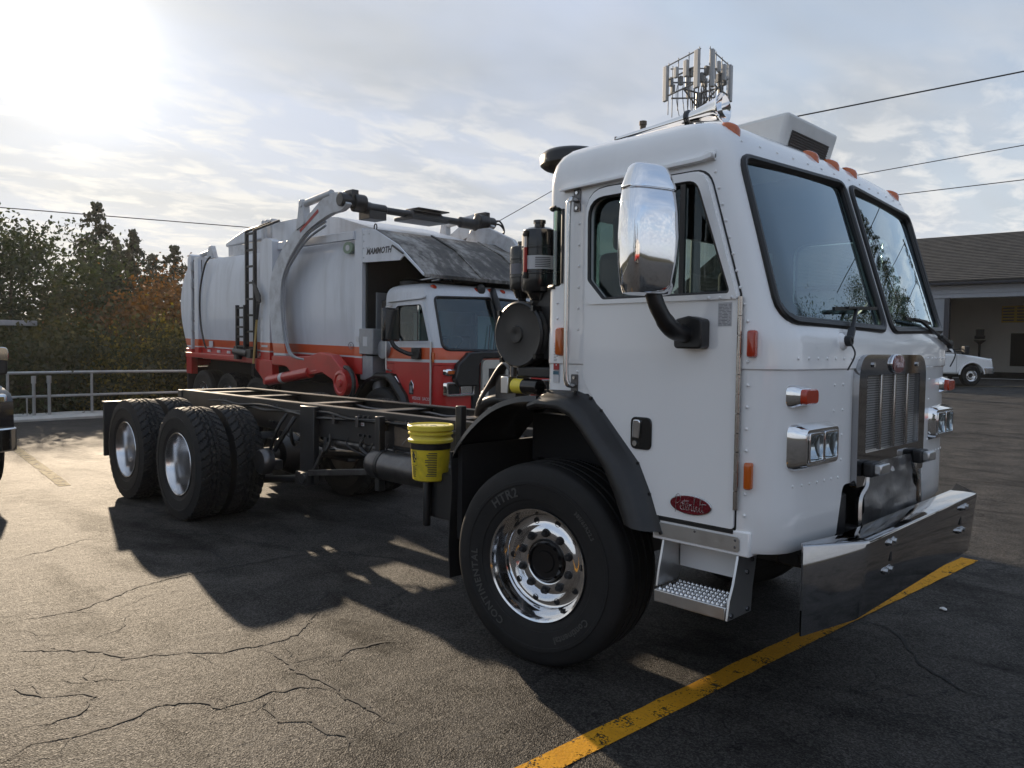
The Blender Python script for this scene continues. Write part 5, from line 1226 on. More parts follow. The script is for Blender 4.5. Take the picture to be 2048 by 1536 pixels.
for s in (-1, 1):
    band_prism('rear_pillar', [(-6.68, 1.35), (-6.49, 1.35), (-6.49, 3.36), (-6.68, 3.38)], s*1.19, s*1.26)
    gtp('tailgate_lock', 'armgrey', lambda m: [m.box(-6.84, -6.78, s*1.2, s*1.28, z, z+.2) for z in (1.5, 1.85, 2.1, 2.75, 3.1)], .008)
    gtp('tailgate_gap', 'black', lambda m: m.box(-6.87, -6.67, s*1.1, s*1.205, 1.3, 3.34))
gtp('tailgate_hinge', 'armgrey', lambda m: [(m.prism([(-6.6, 3.36), (-6.2, 3.36), (-6.35, 3.62), (-6.45, 3.62)], 'y', s*1.0-.05, s*1.0+.05), m.cyl((-6.95, s*1.0, 3.46), (-6.3, s*1.0, 3.52), .045, n=10)) for s in (-1, 1)], .01)
# domed top covers
def cover(poly, y): return lambda m: m.prism(poly, 'y', -y, y)
gtp('top_hatch', 'white_old', cover(rpoly([(-5.98, 3.57), (-5.99, 3.66), (-5.56, 3.765), (-5.09, 3.865), (-4.5, 3.895), (-4.42, 3.885), (-4.40, 3.62)], .04, 3), .9), .03)
for s in (-1, 1): gtp('hatch_rail', 'armgrey', lambda m: m.box(-5.85, -4.35, s*.85-.05, s*.85+.05, 3.38, 3.58), .01)
gtp('top_dome', 'white_old', cover(rpoly([(-3.92, 3.36), (-3.92, 3.82), (-3.75, 3.875), (-2.6, 3.875), (-1.64, 3.77), (-.98, 3.60), (-.46, 3.46), (-.44, 3.40)], .03, 3), .92), .03)
for x in (-4.36, -4.2, -4.0): gtp('hatch_latch', 'armgrey', lambda m: m.box(x, x+.06, -.92, -.8, 3.4, 3.96), .008)
# side post, ledge, brackets
for s in (-1, 1):
    band_prism('lift_post', [(-3.45, 1.35), (-3.12, 1.35), (-3.12, 2.2), (-3.02, 2.42), (-3.02, 3.44), (-3.16, 3.50), (-3.36, 3.50), (-3.47, 3.40), (-3.47, 1.35)], s*1.215, s*1.37)
    gtp('side_ledge', 'red', lambda m: m.box(-6.8, -3.7, min(s*1.1, s*1.40), max(s*1.1, s*1.40), 1.335, 1.43), .01)
    gtp('ledge_bracket', 'red', lambda m: m.prism([(-3.95, 1.43), (-2.98, 1.40), (-2.95, 1.16), (-3.12, .98), (-3.2, 1.0), (-3.75, 1.335), (-3.95, 1.335)], 'y', min(s*1.28, s*1.41), max(s*1.28, s*1.41)), .01)
    gtp('mudflap', 'black_sat', lambda m: m.box(-7.12, -7.06, min(s*.5, s*1.25), max(s*.5, s*1.25), .42, 1.12), .008)
    gtp('tail_bracket', 'red', lambda m: m.box(-7.08, -6.8, min(s*1.15, s*1.28), max(s*1.15, s*1.28), .98, 1.5), .01)
    # lift arm: curved grey blade over a red elbow
    K = .15; up_ = [(-2.92, 1.51), (-3.03, 2.0), (-3.08, 2.55), (-2.98, 2.88), (-2.75, 3.16), (-2.40, 3.42), (-2.0, 3.63), (-1.64, 3.80), (-1.30, 3.96), (-1.08, 4.0), (-.82, 3.99)]
    lo_ = [(-.64, 3.80), (-.80, 3.72), (-1.10, 3.70), (-1.5, 3.60), (-1.88, 3.46), (-2.25, 3.22), (-2.52, 2.96), (-2.68, 2.63), (-2.66, 2.1), (-2.50, 1.52)]
    arm = [(p.x+K, p.y-.01) for p in spline([(a, b, 0) for a, b in up_], 3)+spline([(a, b, 0) for a, b in lo_], 3)]
    ya, yb = sorted((s*1.38, s*1.47))
    m = MB(); m.prism(clipz(arm, 1.705, 9), 'y', ya, yb, 0); m.prism(clipz(arm, 1.545, 1.705), 'y', ya, yb, 1); m.prism(clipz(arm, 1.50, 1.545), 'y', ya, yb, 2)
    ao = m.build('lift_arm', ['armgrey', 'orange', 'sticker'], GT, 0, sharp=30)
    gtp('arm_stripe', 'ink_red', lambda m: m.bar((-2.02+K, s*1.4725, 3.50), (-1.45+K, s*1.4725, 3.77), .004, .05), 0, ao)
    gtp('hydraulic_line', 'greymetal', lambda m: [m.tube(spline([(-1.35+K, s*1.40, 3.60-d), (-1.88+K+d, s*1.45, 3.42-d), (-2.3+K+d, s*1.47, 3.12-d), (-2.56+K+d, s*1.48, 2.80), (-2.62+K+d, s*1.48, 2.4), (-2.58+K+d, s*1.48, 2.0), (-2.42+K+d, s*1.48, 1.62), (-2.22+K+d, s*1.48, 1.50), (-1.9+K, s*1.46, 1.47)], 5), .018, 6) for d in (0, .06)], 0, ao)
    el = [(-3.0, 1.50), (-2.3, 1.50), (-1.75, 1.53), (-1.42, 1.60), (-1.10, 1.57), (-.88, 1.44), (-.62, 1.27), (-.56, 1.12), (-.68, .98), (-.86, 1.0), (-1.05, 1.20), (-1.35, 1.29), (-1.75, 1.23), (-2.3, 1.22), (-2.5, 1.34), (-3.0, 1.34)]
    gtp('arm_elbow', 'red', lambda m: m.prism(rpoly([(a+K, b) for a, b in el], .06, 3), 'y', min(s*1.30, s*1.47), max(s*1.30, s*1.47)), .012)
    gtp('elbow_pivot', 'red', lambda m: m.lathe([(.19, 0), (.19, .05), (.15, .06), (.13, .045), (.06, .05), (.05, .08), (.001, .08)], (-.77+K, s*1.45, 1.16), (0, s, 0), 22))
    gtp('pivot_guard', 'grease', lambda m: m.tube([(-.72+K+.24*cos(a), s*1.44, 1.16+.24*sin(a)) for a in soft(-1.3, 1.6, 12)], .035, 6))
    gtp('lift_cylinder', 'red', lambda m: (m.cyl((-3.02, s*1.43, 1.06), (-1.62, s*1.43, 1.27), .088, n=18), m.cyl((-1.65, s*1.43, 1.265), (-1.35, s*1.43, 1.31), .045, n=12), m.cyl((-3.06, s*1.36, 1.05), (-3.06, s*1.5, 1.05), .06, n=12)), .004)
    gtp('cylinder_sticker', 'sticker', lambda m: m.lathe([(.0895, 0), (.0895, .10)], (-2.55, s*1.43, 1.13), (1.4, 0, .21), 18))
    gtp('knuckle', 'grease', lambda m: (m.cyl((-.76+K, s*1.30, 3.86), (-.76+K, s*1.52, 3.86), .10, n=18), m.cyl((-.72+K, s*1.12, 3.85), (-.72+K, s*1.32, 3.85), .12, n=14), m.box(-.95+K, -.66+K, min(s*1.25, s*1.36), max(s*1.25, s*1.36), 3.78, 4.02)), .01)
    cy = gtp('fork_cylinder', 'armgrey', lambda m: (m.cyl((-1.93+K, s*1.43, 3.93), (-1.12+K, s*1.43, 4.0), .058, n=14), m.cyl((-1.96+K, s*1.36, 3.93), (-1.96+K, s*1.50, 3.93), .06, n=12)), .004)
    gtp('cylinder_mount', 'armgrey', lambda m: m.prism([(-2.12+K, 3.52), (-1.86+K, 3.60), (-1.90+K, 3.99), (-2.02+K, 3.99)], 'y', min(s*1.37, s*1.49), max(s*1.37, s*1.49)), .008, cy)
# cross shaft between the arm heads
gtp('cross_shaft', 'grease', lambda m: (m.lathe([(.05, -1.3), (.09, -1.28), (.09, -1.0), (.08, -.98), (.08, -.72), (.055, -.70), (.055, -.25), (.08, -.22), (.08, .35), (.055, .40), (.055, .75), (.09, .78), (.09, 1.1), (.11, 1.12), (.11, 1.34)], (-.62, 0, 3.80), (0, 1, 0), 18), m.box(-.75, -.45, -1.1, -.8, 3.62, 3.74), m.box(-.9, -.4, -.35, .35, 3.70, 3.76)), .006)
gtp('shaft_plate', 'grease', lambda m: m.box(-.80, -.45, -.2, .42, 3.885, 3.905), .004)
gtp('shaft_hoses', 'black', lambda m: [m.tube(spline([(-.6, 1.34, 3.80), (-.55, 1.6, 3.85+d), (-.5, 1.68, 3.72), (-.55, 1.5, 3.62-d), (-.6, 1.25, 3.66)], 6), .016, 6) for d in (0, .06)])
# hopper canopy
cz = [(-.42, 3.43), (-.11, 3.42), (.47, 3.16), (1.07, 2.73)]
gtp('hopper_canopy', 'canopy', lambda m: m.prism(cz+[(1.07, 2.68), (.45, 3.11), (-.12, 3.37), (-.42, 3.38)], 'y', -1.215, 1.215), .004)
for y in (-.2, .75): gtp('canopy_rib', 'canopy', lambda m: m.loft([[(x, y-.02, z), (x, y+.02, z), (x, y+.02, z+.02), (x, y-.02, z+.02)] for x, z in cz[1:]]))
for s in (1, -1): sp_ = gtp('canopy_side', 'white_old', lambda m: m.prism([(-.42, 2.95), (.52, 2.935), (.62, 3.0), (1.06, 2.70), (1.06, 2.735), (.47, 3.155), (-.11, 3.415), (-.42, 3.425)], 'y', s*1.235-.012, s*1.235+.012), .003)
def place_text(t, org, m): m.add([(org[0]+v[0], org[1]-v[2], org[2]+v[1]) for v in t.v], t.f)
gtp('lettering', 'ink', lambda m: place_text(text_mb('MAMMOTH', .122, .001, .28, .004), (-.31, -1.2485, 3.06), m), 0, sp_)
gtp('canopy_bolts', 'armgrey', lambda m: [m.dome((x, -1.247, z), .012, (0, -1, 0), 6) for x, z in ((-.38, 3.36), (-.24, 3.36), (-.38, 3.26), (-.38, 3.16), (-.24, 3.16), (-.30, 3.16), (-.38, 3.02))], kind='stuff')
gtp('canopy_latch', 'black', lambda m: m.bar((.36, -1.26, 3.15), (.62, -1.26, 3.02), .02, .02))
gtp('lifting_eye', 'black', lambda m: [m.tube([(x+.035*cos(a), y, z+.04+.05*sin(a)) for a in soft(0, 6.28, 12)], .01, 5) for x, y, z in ((-.22, -1.15, 3.42), (-.15, 1.15, 3.42))])
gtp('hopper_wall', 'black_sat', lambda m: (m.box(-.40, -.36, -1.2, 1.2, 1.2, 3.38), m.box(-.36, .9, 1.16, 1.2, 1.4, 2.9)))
gtp('hopper_panel', 'greymetal', lambda m: m.box(-.36, -.33, -1.05, .9, 1.9, 2.52), .004)
gtp('far_cheek', 'armgrey', lambda m: m.prism([(-.4, 3.42), (-.9, 3.5), (-.75, 3.72), (-.3, 3.72), (.3, 3.48), (.55, 3.2)], 'y', 1.12, 1.2), .01)
gtp('work_lamp', 'black', lambda m: [m.lathe([(.001, 0), (.06, .0), (.075, .03), (.075, .06), (.001, .07)], (1.0, y, 2.58), (1, 0, 0), 14) for y in (-.2, .75)])
# side kit
gtp('control_box', 'greymetal', lambda m: m.box(-.47, -.10, -1.27, -.95, 1.60, 1.98), .012)
gtp('control_sticker', 'sticker', lambda m: m.box(-.36, -.24, -1.273, -1.271, 1.72, 1.86))
gtp('valve_tank', 'greymetal', lambda m: m.lathe([(.001, 0), (.13, .01), (.14, .03), (.14, .35)], (.02, -1.20, 1.68), (0, 1, 0), 20))
gtp('valve_block', 'greymetal', lambda m: (m.box(-.48, -.16, -1.24, -.95, 1.22, 1.58), m.cyl((-.33, -1.0, 1.0), (-.33, -1.0, 1.25), .10, n=12)), .012)
gtp('hydraulic_valves', 'grease', lambda m: [m.tube(spline([(-.15, -.95, 2.5-.1*k), (.0, -1.05, 2.3), (-.1, -1.0, 2.0), (-.05+.02*k, -.95, 1.8)], 4), .03, 6) for k in range(4)] and m.box(-.2, .0, -1.05, -.85, 2.05, 2.4), kind='stuff')
gtp('filler_sticker', 'sticker', lambda m: m.box(-.57, -.49, -1.262, -1.2605, 1.78, 1.86))
gtp('round_sticker', 'green_sticker', lambda m: m.prism(ell(-.80, 3.19, .13, .09, 24), 'y', -1.262, -1.22))
gtp('round_sticker_mark', 'sticker', lambda m: (m.prism(ell(-.80, 3.19, .055, .045, 20), 'y', -1.265, -1.2625)))
gtp('round_mark', 'ink_grey', lambda m: (m.tube([(-.70+.065*cos(a), -1.262, 1.72+.05*sin(a)) for a in soft(0, 6.28, 18)], .006, 4), place_text(text_mb('P', .08, .001), (-.725, -1.263, 1.69), m)))
for i, x in enumerate(soft(-6.15, -3.85, 5)): gtp('reflector', 'sticker', lambda m: m.box(x, x+.13, -1.212, -1.195, 1.455, 1.505), .002)
gtp('capacity_plate', 'sticker', lambda m: m.box(-6.02, -5.84, -1.235, -1.225, 1.56, 1.68))
gtp('post_stickers', 'sticker', lambda m: [m.box(-3.44, -3.38, -1.373, -1.371, z, z+.05) for z in (2.2, 2.1, 1.9)] and m.box(-3.43, -3.2, -1.373, -1.371, 1.625, 1.66))
gtp('hanging_hose', 'black', lambda m: m.tube(spline([(-6.0, -1.2, 3.36), (-6.12, -1.26, 3.2), (-6.27, -1.29, 2.8), (-6.33, -1.29, 2.4), (-6.28, -1.29, 2.0), (-6.18, -1.28, 1.7), (-6.12, -1.25, 1.52)], 5), .018, 6))
# ladders
def ladder(x0, x1, z0, z1, y, n):
    m = MB()
    for x in (x0, x1): m.box(x-.025, x+.025, y-.03, y+.03, z0, z1)
    lo = m.build('ladder_rail', 'black_sat', GT, .004)
    for k in range(n): z = lerp(z0+.12, z1-.05, k/(n-1)); gtp('rung', 'black_sat', lambda q: q.box(x0+.02, x1-.02, y-.02, y+.02, z-.018, z+.018), .003, lo)
ladder(-4.02, -3.70, 1.48, 3.68, -1.36, 8); ladder(-4.20, -3.88, 1.50, 2.36, -1.46, 5)
gtp('ladder_hook', 'black_sat', lambda m: [m.bar((x, -1.36, 3.68), (x+.02, -.9, 3.90), .04, .04) for x in (-4.02, -3.70)])
gtp('ladder_foot', 'grease', lambda m: (m.cyl((-4.3, -1.46, 1.52), (-3.75, -1.46, 1.50), .07, n=12), m.box(-4.28, -4.15, -1.5, -1.36, 1.38, 1.62), m.box(-3.78, -3.6, -1.5, -1.36, 1.42, 1.58)), .01)
XF.pop()
# shovel clipped to the body
shv = thing('shovel', 'long-handled shovel with dark blade clipped upright beside the black ladder', 'shovel', (0, 0, 0)); shv.matrix_world = Matrix.Translation((-6.48, 3.67, 0)) @ Matrix.Rotation(-.0268, 4, 'Z')
part('handle', 'shovelwood', shv, lambda m: m.cyl((-3.58, -1.45, 1.32), (-3.46, -1.44, 2.12), .02, n=8))
part('socket', 'black_sat', shv, lambda m: m.cyl((-3.465, -1.44, 2.10), (-3.40, -1.44, 2.42), .026, .03, n=8))
part('blade', 'black_sat', shv, lambda m: m.prism([(-3.40, 2.36), (-3.30, 2.40), (-3.32, 2.52), (-3.50, 2.72), (-3.63, 2.80), (-3.60, 2.70), (-3.45, 2.42)], 'y', -1.455, -1.43), .008)
part('grip', 'black', shv, lambda m: m.cyl((-3.595, -1.45, 1.12), (-3.575, -1.45, 1.33), .03, n=8))
# chassis and wheels
gtp('frame_rail', 'frame', lambda m: [m.box(-7.0, .9, s*.43-.05, s*.43+.05, .82, 1.12) for s in (-1, 1)])
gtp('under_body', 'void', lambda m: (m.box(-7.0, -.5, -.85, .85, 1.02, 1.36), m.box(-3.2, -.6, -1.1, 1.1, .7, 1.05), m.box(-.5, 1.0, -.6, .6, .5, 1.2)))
gtp('axle', 'frame', lambda m: [m.cyl((x, -1.0, .53), (x, 1.0, .53), .08, n=10) for x in (-6.3, -5.2, -3.95, 0)])
for s in (-1, 1):
    wheel(GT, 0, s*1.05, .5275, 'front', s, 0, False); wheel(GT, -6.35, s*1.06, .60, 'front', s, 0, True)
    for x in (-5.2, -3.95): wheel(GT, x, s*1.075, .5275+(.05 if x < -5 else .02), 'rear', s, 0, False); wheel(GT, x, s*.735, .5275+(.05 if x < -5 else .02), 'steel', s, 0, False)
    outp = [(-.70, .80), (-.55, 1.02), (-.35, 1.20), (-.10, 1.28), (.22, 1.28), (.34, 1.22), (.60, .98), (.72, .68)]
    inp = [(-.62, .78), (-.50, .96), (-.31, 1.13), (-.08, 1.20), (.16, 1.20), (.26, 1.15), (.50, .92), (.60, .66)]
    m = MB(); m.loft([[(a, s*.75, b), (a, s*1.2, b), (lerp(a, c, .5), s*1.25, lerp(b, d, .5)), (c, s*1.24, d), (c, s*.75, d)] for (a, b), (c, d) in zip(outp, inp)]); m.build('fender', 'plastic', GT, .006, sharp=28)
gtp('fender_stay', 'alu_sat', lambda m: m.tube([(-.72, -1.0, .85), (-.45, -1.1, 1.15)], .015, 6))
# cab
XF.append(Matrix.Translation((0, 0, -.17)))
c_sh, c_dr = make_cab(GT, True)
m = MB(); o = rpoly([(-.235+.47+.0, 0)]*3, 0) if False else None
def fl(name, mt, fn, bevel=0, parent=None, **k): return gtp(name, mt, fn, bevel, parent, **k)
for y in (-1.0, -.25, 0, .25, 1.0): fl('roof_marker_lamp', 'amber_red', lambda m: m.lathe([(.05, 0), (.045, .02), (.02, .035), (.001, .036)], (front_x(y, 2.65)-.02, y, 2.648), (.45, 0, 1), 10))
for s in (-1, 1):
    hl = fl('headlight', 'chrome', lambda m: m.prism_holes(rpoly([(s*.83-.25, 1.17), (s*.83+.25, 1.17), (s*.83+.25, 1.36), (s*.83-.25, 1.36)], .03, 3), [rpoly([(s*.83-.22, 1.195), (s*.83+.22, 1.195), (s*.83+.22, 1.335), (s*.83-.22, 1.335)], .015, 3)], 'x', 1.30, 1.375), .004)
    for k in (-1, 1): fl('lamp', 'lens' if k*s < 0 else 'black_gloss', lambda m: m.box(1.33, 1.36, s*.83+k*.11-.1, s*.83+k*.11+.1, 1.2, 1.33), .004, hl)
    ts = fl('turn_signal', 'chrome', lambda m: m.loft([[(x, a, b) for a, b in rpoly([(s*.96-w, 1.49-h), (s*.96+w, 1.49-h), (s*.96+w, 1.49+h), (s*.96-w, 1.49+h)], .03, 3)] for x, w, h in ((1.27, .105, .05), (1.325, .10, .045), (1.335, .085, .03))]))
    fl('signal_lens', 'amber', lambda m: m.prism(rpoly([(s*.96-.075, 1.465), (s*.96+.08, 1.465), (s*.96+.08, 1.515), (s*.96-.075, 1.515)], .02, 3), 'x', 1.33, 1.352), .004, ts)
    mo = fl('mirror_housing', 'black_gloss', lambda m: m.box(.52, .60, s*1.42-.14, s*1.42+.14, 1.90, 2.36), .03)
    fl('mirror_arm', 'plastic', lambda m: m.tube(spline([(.57, s*1.42, 1.92), (.62, s*1.38, 1.82), (.72, s*1.26, 1.74), (.80, s*1.16, 1.72)], 4), .03, 8), 0, mo)
    fl('mirror_base', 'plastic', lambda m: m.box(.74, .92, min(s*1.15, s*1.21), max(s*1.15, s*1.21), 1.66, 1.82), .015, mo)
    fl('grab_handle', 'alu_sat', lambda m: m.tube(spline([(.19, s*1.145, 2.41), (.165, s*1.2, 2.40), (.15, s*1.21, 2.36), (.15, s*1.21, 1.9), (.15, s*1.21, 1.54), (.165, s*1.2, 1.50), (.19, s*1.145, 1.48)], 4), .013, 7))
    fl('marker_lamp', 'amber', lambda m: (m.box(.09, .12, s*1.15-.015, s*1.15+.015, 1.68, 1.86), m.box(1.16, 1.185, s*1.155-.015, s*1.155+.015, 1.62, 1.76)), .006)
fl('door_trim', 'chrome', lambda m: m.tube([(.33, -1.165, 1.40), (.60, -1.165, 1.10), (.60, -1.165, 1.06), (.54, -1.165, 1.08), (.29, -1.165, 1.36), (.29, -1.165, 1.40)], .012, 6, closed=True), 0, c_dr)
fl('door_edge', 'alu_sat', lambda m: m.tube([(1.128, -1.165, .90), (1.128, -1.165, 1.9)], .012, 6), 0, c_dr)
fl('door_plate', 'chrome', lambda m: m.prism([(.64, 1.17), (.74, 1.17), (.74, 1.31), (.69, 1.37), (.64, 1.31)], 'y', -1.164, -1.152), .004, c_dr)
fl('door_plate_center', 'ink_grey', lambda m: m.prism([(.66, 1.19), (.72, 1.19), (.72, 1.29), (.66, 1.29)], 'y', -1.1665, -1.164), 0, c_dr)
fl('door_lettering', 'sticker', lambda m: (place_text(text_mb('VEDOE  3ACO', .062, .001), (.70, -1.1535, 1.10), m), place_text(text_mb('TRK 4', .062, .001), (.72, -1.1535, 1.02), m)), 0, c_dr)
gg = fl('grille', 'lid', lambda m: m.prism_holes(rpoly([(-.47, .98), (-.47, 1.60), (-.40, 1.66), (.40, 1.66), (.47, 1.60), (.47, .98)], .03, 3), [[(-.36, 1.15), (-.03, 1.15), (-.03, 1.54), (-.36, 1.54)], [(.03, 1.15), (.36, 1.15), (.36, 1.54), (.03, 1.54)]], 'x', 1.36, 1.40), .004) if False else None
mat('cream', (.50, .48, .43), .45, var=.06, dirt=.25, dirtc=(.2, .18, .15))
mat('darkmesh', (.05, .05, .052), .5, .5)
gg = fl('grille', 'cream', lambda m: m.prism_holes(rpoly([(-.47, .98), (-.47, 1.66), (.47, 1.66), (.47, .98)], [.03, .09, .09, .03], 3), [[(-.36, 1.15), (-.02, 1.15), (-.02, 1.54), (-.36, 1.54)], [(.02, 1.15), (.36, 1.15), (.36, 1.54), (.02, 1.54)]], 'x', 1.36, 1.41), .004)
fl('grille_mesh', 'darkmesh', lambda m: m.box(1.36, 1.385, -.4, .4, 1.1, 1.58), 0, gg)
fl('grille_lamp', 'sticker', lambda m: m.box(1.40, 1.42, -.33, -.10, 1.04, 1.10), .006, gg)
fl('grille_shroud', 'plastic', lambda m: (m.prism([(-.95, 1.40), (-.90, 1.60), (-.70, 1.76), (-.45, 1.78), (.6, 1.78), (.6, 1.70), (-.45, 1.68), (-.52, 1.60), (-.54, 1.30), (-.9, 1.30)], 'x', 1.30, 1.41), m.box(1.30, 1.36, -.62, -.47, .9, 1.7)), .02)
fl('wiper', 'black', lambda m: [m.bar(fx(-.15-.1*k, 1.73, .03), fx(.02-.1*k, 2.15, .02), .012, .012) for k in range(3)] + [m.bar(fx(.0, 1.95, .02), fx(-.05, 2.5, .02), .02, .02)])
fl('centre_duct', 'black', lambda m: m.tube(spline([fx(.05, 2.66, .0), fx(-.02, 2.58, .06), fx(.0, 2.4, .07), fx(.02, 2.1, .06)], 5), .05, 10))
fl('air_horn', 'chrome', lambda m: [m.lathe([(.012, 0), (.015, .2), (.03, .3), (.06, .36), (.001, .33)], (.35, y, 2.80), (.9, .3, .1), 14) for y in (-.75, -.55)])
fl('roof_beacon', 'black', lambda m: m.lathe([(.17, 2.70), (.19, 2.72), (.19, 2.78), (.12, 2.81), (.001, 2.815)], (.15, -.75, 0), (0, 0, 1), 18))
fl('bumper', 'frame', lambda m: m.box(1.28, 1.5, -1.1, 1.1, .52, .82), .02)
fl('front_bracket', 'alu_sat', lambda m: m.box(1.42, 1.52, -.85, -.55, .83, .95), .01)
fl('intake_cap', 'plastic', lambda m: m.lathe([(.14, 2.2), (.14, 2.72), (.2, 2.74), (.2, 2.80), (.001, 2.82)], (-.12, .8, 0), (0, 0, 1), 18))
XF.pop()
# coolant hose on the bare chassis, between the rails
m = MB(); m.tube(spline([(-1.95, .20, 1.10), (-1.85, .15, 1.20), (-1.65, .15, 1.25), (-1.4, .2, 1.22), (-1.25, .3, 1.14)], 5), .045, 10); m.box(-1.45, -1.15, .05, .4, 1.0, 1.2); m.cyl((-1.3, .1, 1.1), (-1.3, .1, 1.27), .05, n=10); m.cyl((-1.0, -.2, .95), (-1.0, -.2, 1.2), .07, n=10); m.build('coolant_hose', 'black', wt)
m = MB(); m.cyl((-1.6, .3, 1.16), (-1.35, .3, 1.18), .05, n=12); m.build('hose_coupling', 'alu_sat', wt)
# ------------------------------------------------------------------ pickups
def pickup(label, loc, rz, paint, stake):
    P = thing('pickup_truck', label, 'pickup truck', loc, (0, 0, rz))
    def q(name, mt, fn, bevel=0, parent=None, **k): m = MB(); fn(m); return m.build(name, mt, parent or P, bevel, **k)
    def arch(cx, r, a0, a1, n=10): return [(cx+r*cos(a), .42+r*sin(a)) for a in soft(a0, a1, n)]
    rear = -2.45 if stake else -4.75
    low = [(.88, .52), (.93, .75), (.90, 1.02), (.80, 1.10), (.2, 1.19), (-.62, 1.28), (rear, 1.31), (rear, .50)]
    if not stake: low += [(-4.1, .5)]+arch(-3.62, .50, pi, 0)+[(-3.0, .46)]
    low += [(-.62, .46)]+arch(0, .50, pi-.08, .16)
    q('body', paint, lambda m: m.prism(low, 'y', -.95, .95), .09, seg=4)
    def gh(t, in_=0.): return [(lerp(-.60, -1.22, t), lerp(.93, .76, t)), (lerp(-2.44, -2.36, t), lerp(.93, .76, t))]
    m = MB(); rows = []
    for t, z in ((0, 1.29), (.9, 1.90), (1, 1.95)):
        (a, w), (b, _) = gh(t); rows.append([(a, -w, z), (a, w, z), (b, w, z), (b, -w, z)])
    m.loft(rows); m.build('cab_roof', paint, P, .04, 3)
    for s in (-1, 1):
        def sidep(x, t): return (x, s*(lerp(.93, .76, t)+.006), lerp(1.29, 1.95, t))
        q('side_glass', 'black_gloss', lambda m: m.add([sidep(-.82, .06), sidep(-1.72, .06), sidep(-1.72, .84), sidep(-1.28, .84)], [(0, 1, 2, 3)]))
        q('side_glass', 'black_gloss', lambda m: m.add([sidep(-1.80, .06), sidep(-2.30, .06), sidep(-2.28, .84), sidep(-1.80, .84)], [(0, 1, 2, 3)]))
        q('door_seam', 'black', lambda m: [m.box(x-.004, x+.004, s*.972-.002, s*.972+.002, .52, 1.30) for x in (-.66, -1.76)])
        q('door_handle', 'chrome_dull' if not stake else paint, lambda m: m.box(-1.66, -1.50, min(s*.965, s*.99), max(s*.965, s*.99), 1.13, 1.17), .008)
        mo = q('side_mirror', 'black_sat', lambda m: m.prism(rpoly([(s*.93, 1.26), (s*1.16, 1.26), (s*1.16, 1.59), (s*.93, 1.59)], .05, 3), 'x', -.46, -.26), .03)
        if not stake: q('mirror_cap', 'chrome', lambda m: m.prism(rpoly([(s*.925, 1.44), (s*1.165, 1.44), (s*1.165, 1.60), (s*.925, 1.60)], [.01, .01, .06, .06], 3), 'x', -.42, -.245), .03, mo)
        q('mirror_stalk', 'black_sat', lambda m: (m.bar((-.76, s*.90, 1.36), (-.40, s*1.0, 1.36), .05, .05), m.bar((-.76, s*.90, 1.45), (-.40, s*1.0, 1.48), .04, .04)), 0, mo)
        q('headlight', 'lens', lambda m: m.box(.74, .90, s*.62, s*.90, .88, 1.10) if s > 0 else m.box(.74, .90, -.90, -.62, .88, 1.10), .03)
        q('fender_flare', 'black_sat' if not stake else paint, lambda m: m.loft([[(r*cos(a), s*.955, .42+r*sin(a)) for r in (.50, .57)]+[(r*cos(a), s*1.0, .42+r*sin(a)) for r in (.56, .50)] for a in soft(.10, pi-.05, 14)]), .01)
        for x in (0, -3.62):
            w = link('wheel', WM['rf'], None, P); w.location = (x, s*.86, .41); w.scale = (.765, .62, .765); w.rotation_euler = (0, 0, 0 if s < 0 else pi)
            link('tyre', WM['tf'], None, w); link('hub', WM['hf'], None, w)
    q('windscreen', 'wglass', lambda m: m.add([(-.70+.02, -.84, 1.36), (-.70+.02, .84, 1.36), (-1.16, .72, 1.86), (-1.16, -.72, 1.86)], [(0, 1, 2, 3)]))
    q('grille', 'chrome' if not stake else 'black_sat', lambda m: m.box(.80, .955, -.58, .58, .80, 1.12), .03)
    q('front_bumper', 'chrome', lambda m: m.prism(rpoly([(.45, -1.0), (.92, -.98), (1.06, -.7), (1.06, .7), (.92, .98), (.45, 1.0), (.45, .9), (.85, .85), (.85, -.85), (.45, -.9)], .04, 2), 'z', .48, .74), .02)
    q('underbody', 'void', lambda m: m.box(-4.6, .6, -.7, .7, .36, .62))
    if stake:
        q('flat_bed', 'black_sat', lambda m: m.box(-5.2, -2.55, -1.05, 1.05, .92, 1.02), .01)
        for z in (1.12, 1.32, 1.52, 1.72, 1.90):
            for s in (-1, 1): q('stake_board', 'navy', lambda m: m.box(-5.2, -2.6, s*1.02-.015, s*1.02+.015, z-.06, z+.06), .004)
            q('stake_board', 'navy', lambda m: m.box(-2.62, -2.58, -1.0, 1.0, z-.06, z+.06), .004)
        for x in (-5.15, -4.3, -3.45, -2.65):
            for s in (-1, 1): q('stake_post', 'black_sat', lambda m: m.box(x-.03, x+.03, s*1.0-.03, s*1.0+.03, 1.0, 1.98))
        q('top_rail', 'ink_red', lambda m: m.box(-5.2, -2.6, -1.04, -1.0, 1.98, 2.01))
        q('bed_marker', 'ink_red', lambda m: m.box(-5.0, -2.7, -1.056, -1.051, .95, .985))
        q('cargo', 'black_sat', lambda m: (m.box(-4.9, -3.6, -.8, .8, 1.02, 1.7), m.box(-3.4, -2.8, -.7, .6, 1.02, 1.85)), .05)
    else:
        q('bed_side', paint, lambda m: m.box(-4.75, -2.5, -.97, .97, 1.28, 1.40), .03)
    return P
pz = gz(0, 30.9)
pickup('white pickup with dark stake bed parked before the open garage bay', (-6.75, 31.3, pz), rad(50), 'white', True)
pickup('dark pickup with chrome-capped towing mirror cut off by the left edge', (-7.9, -2.97, 0), rad(0), 'navy', False)

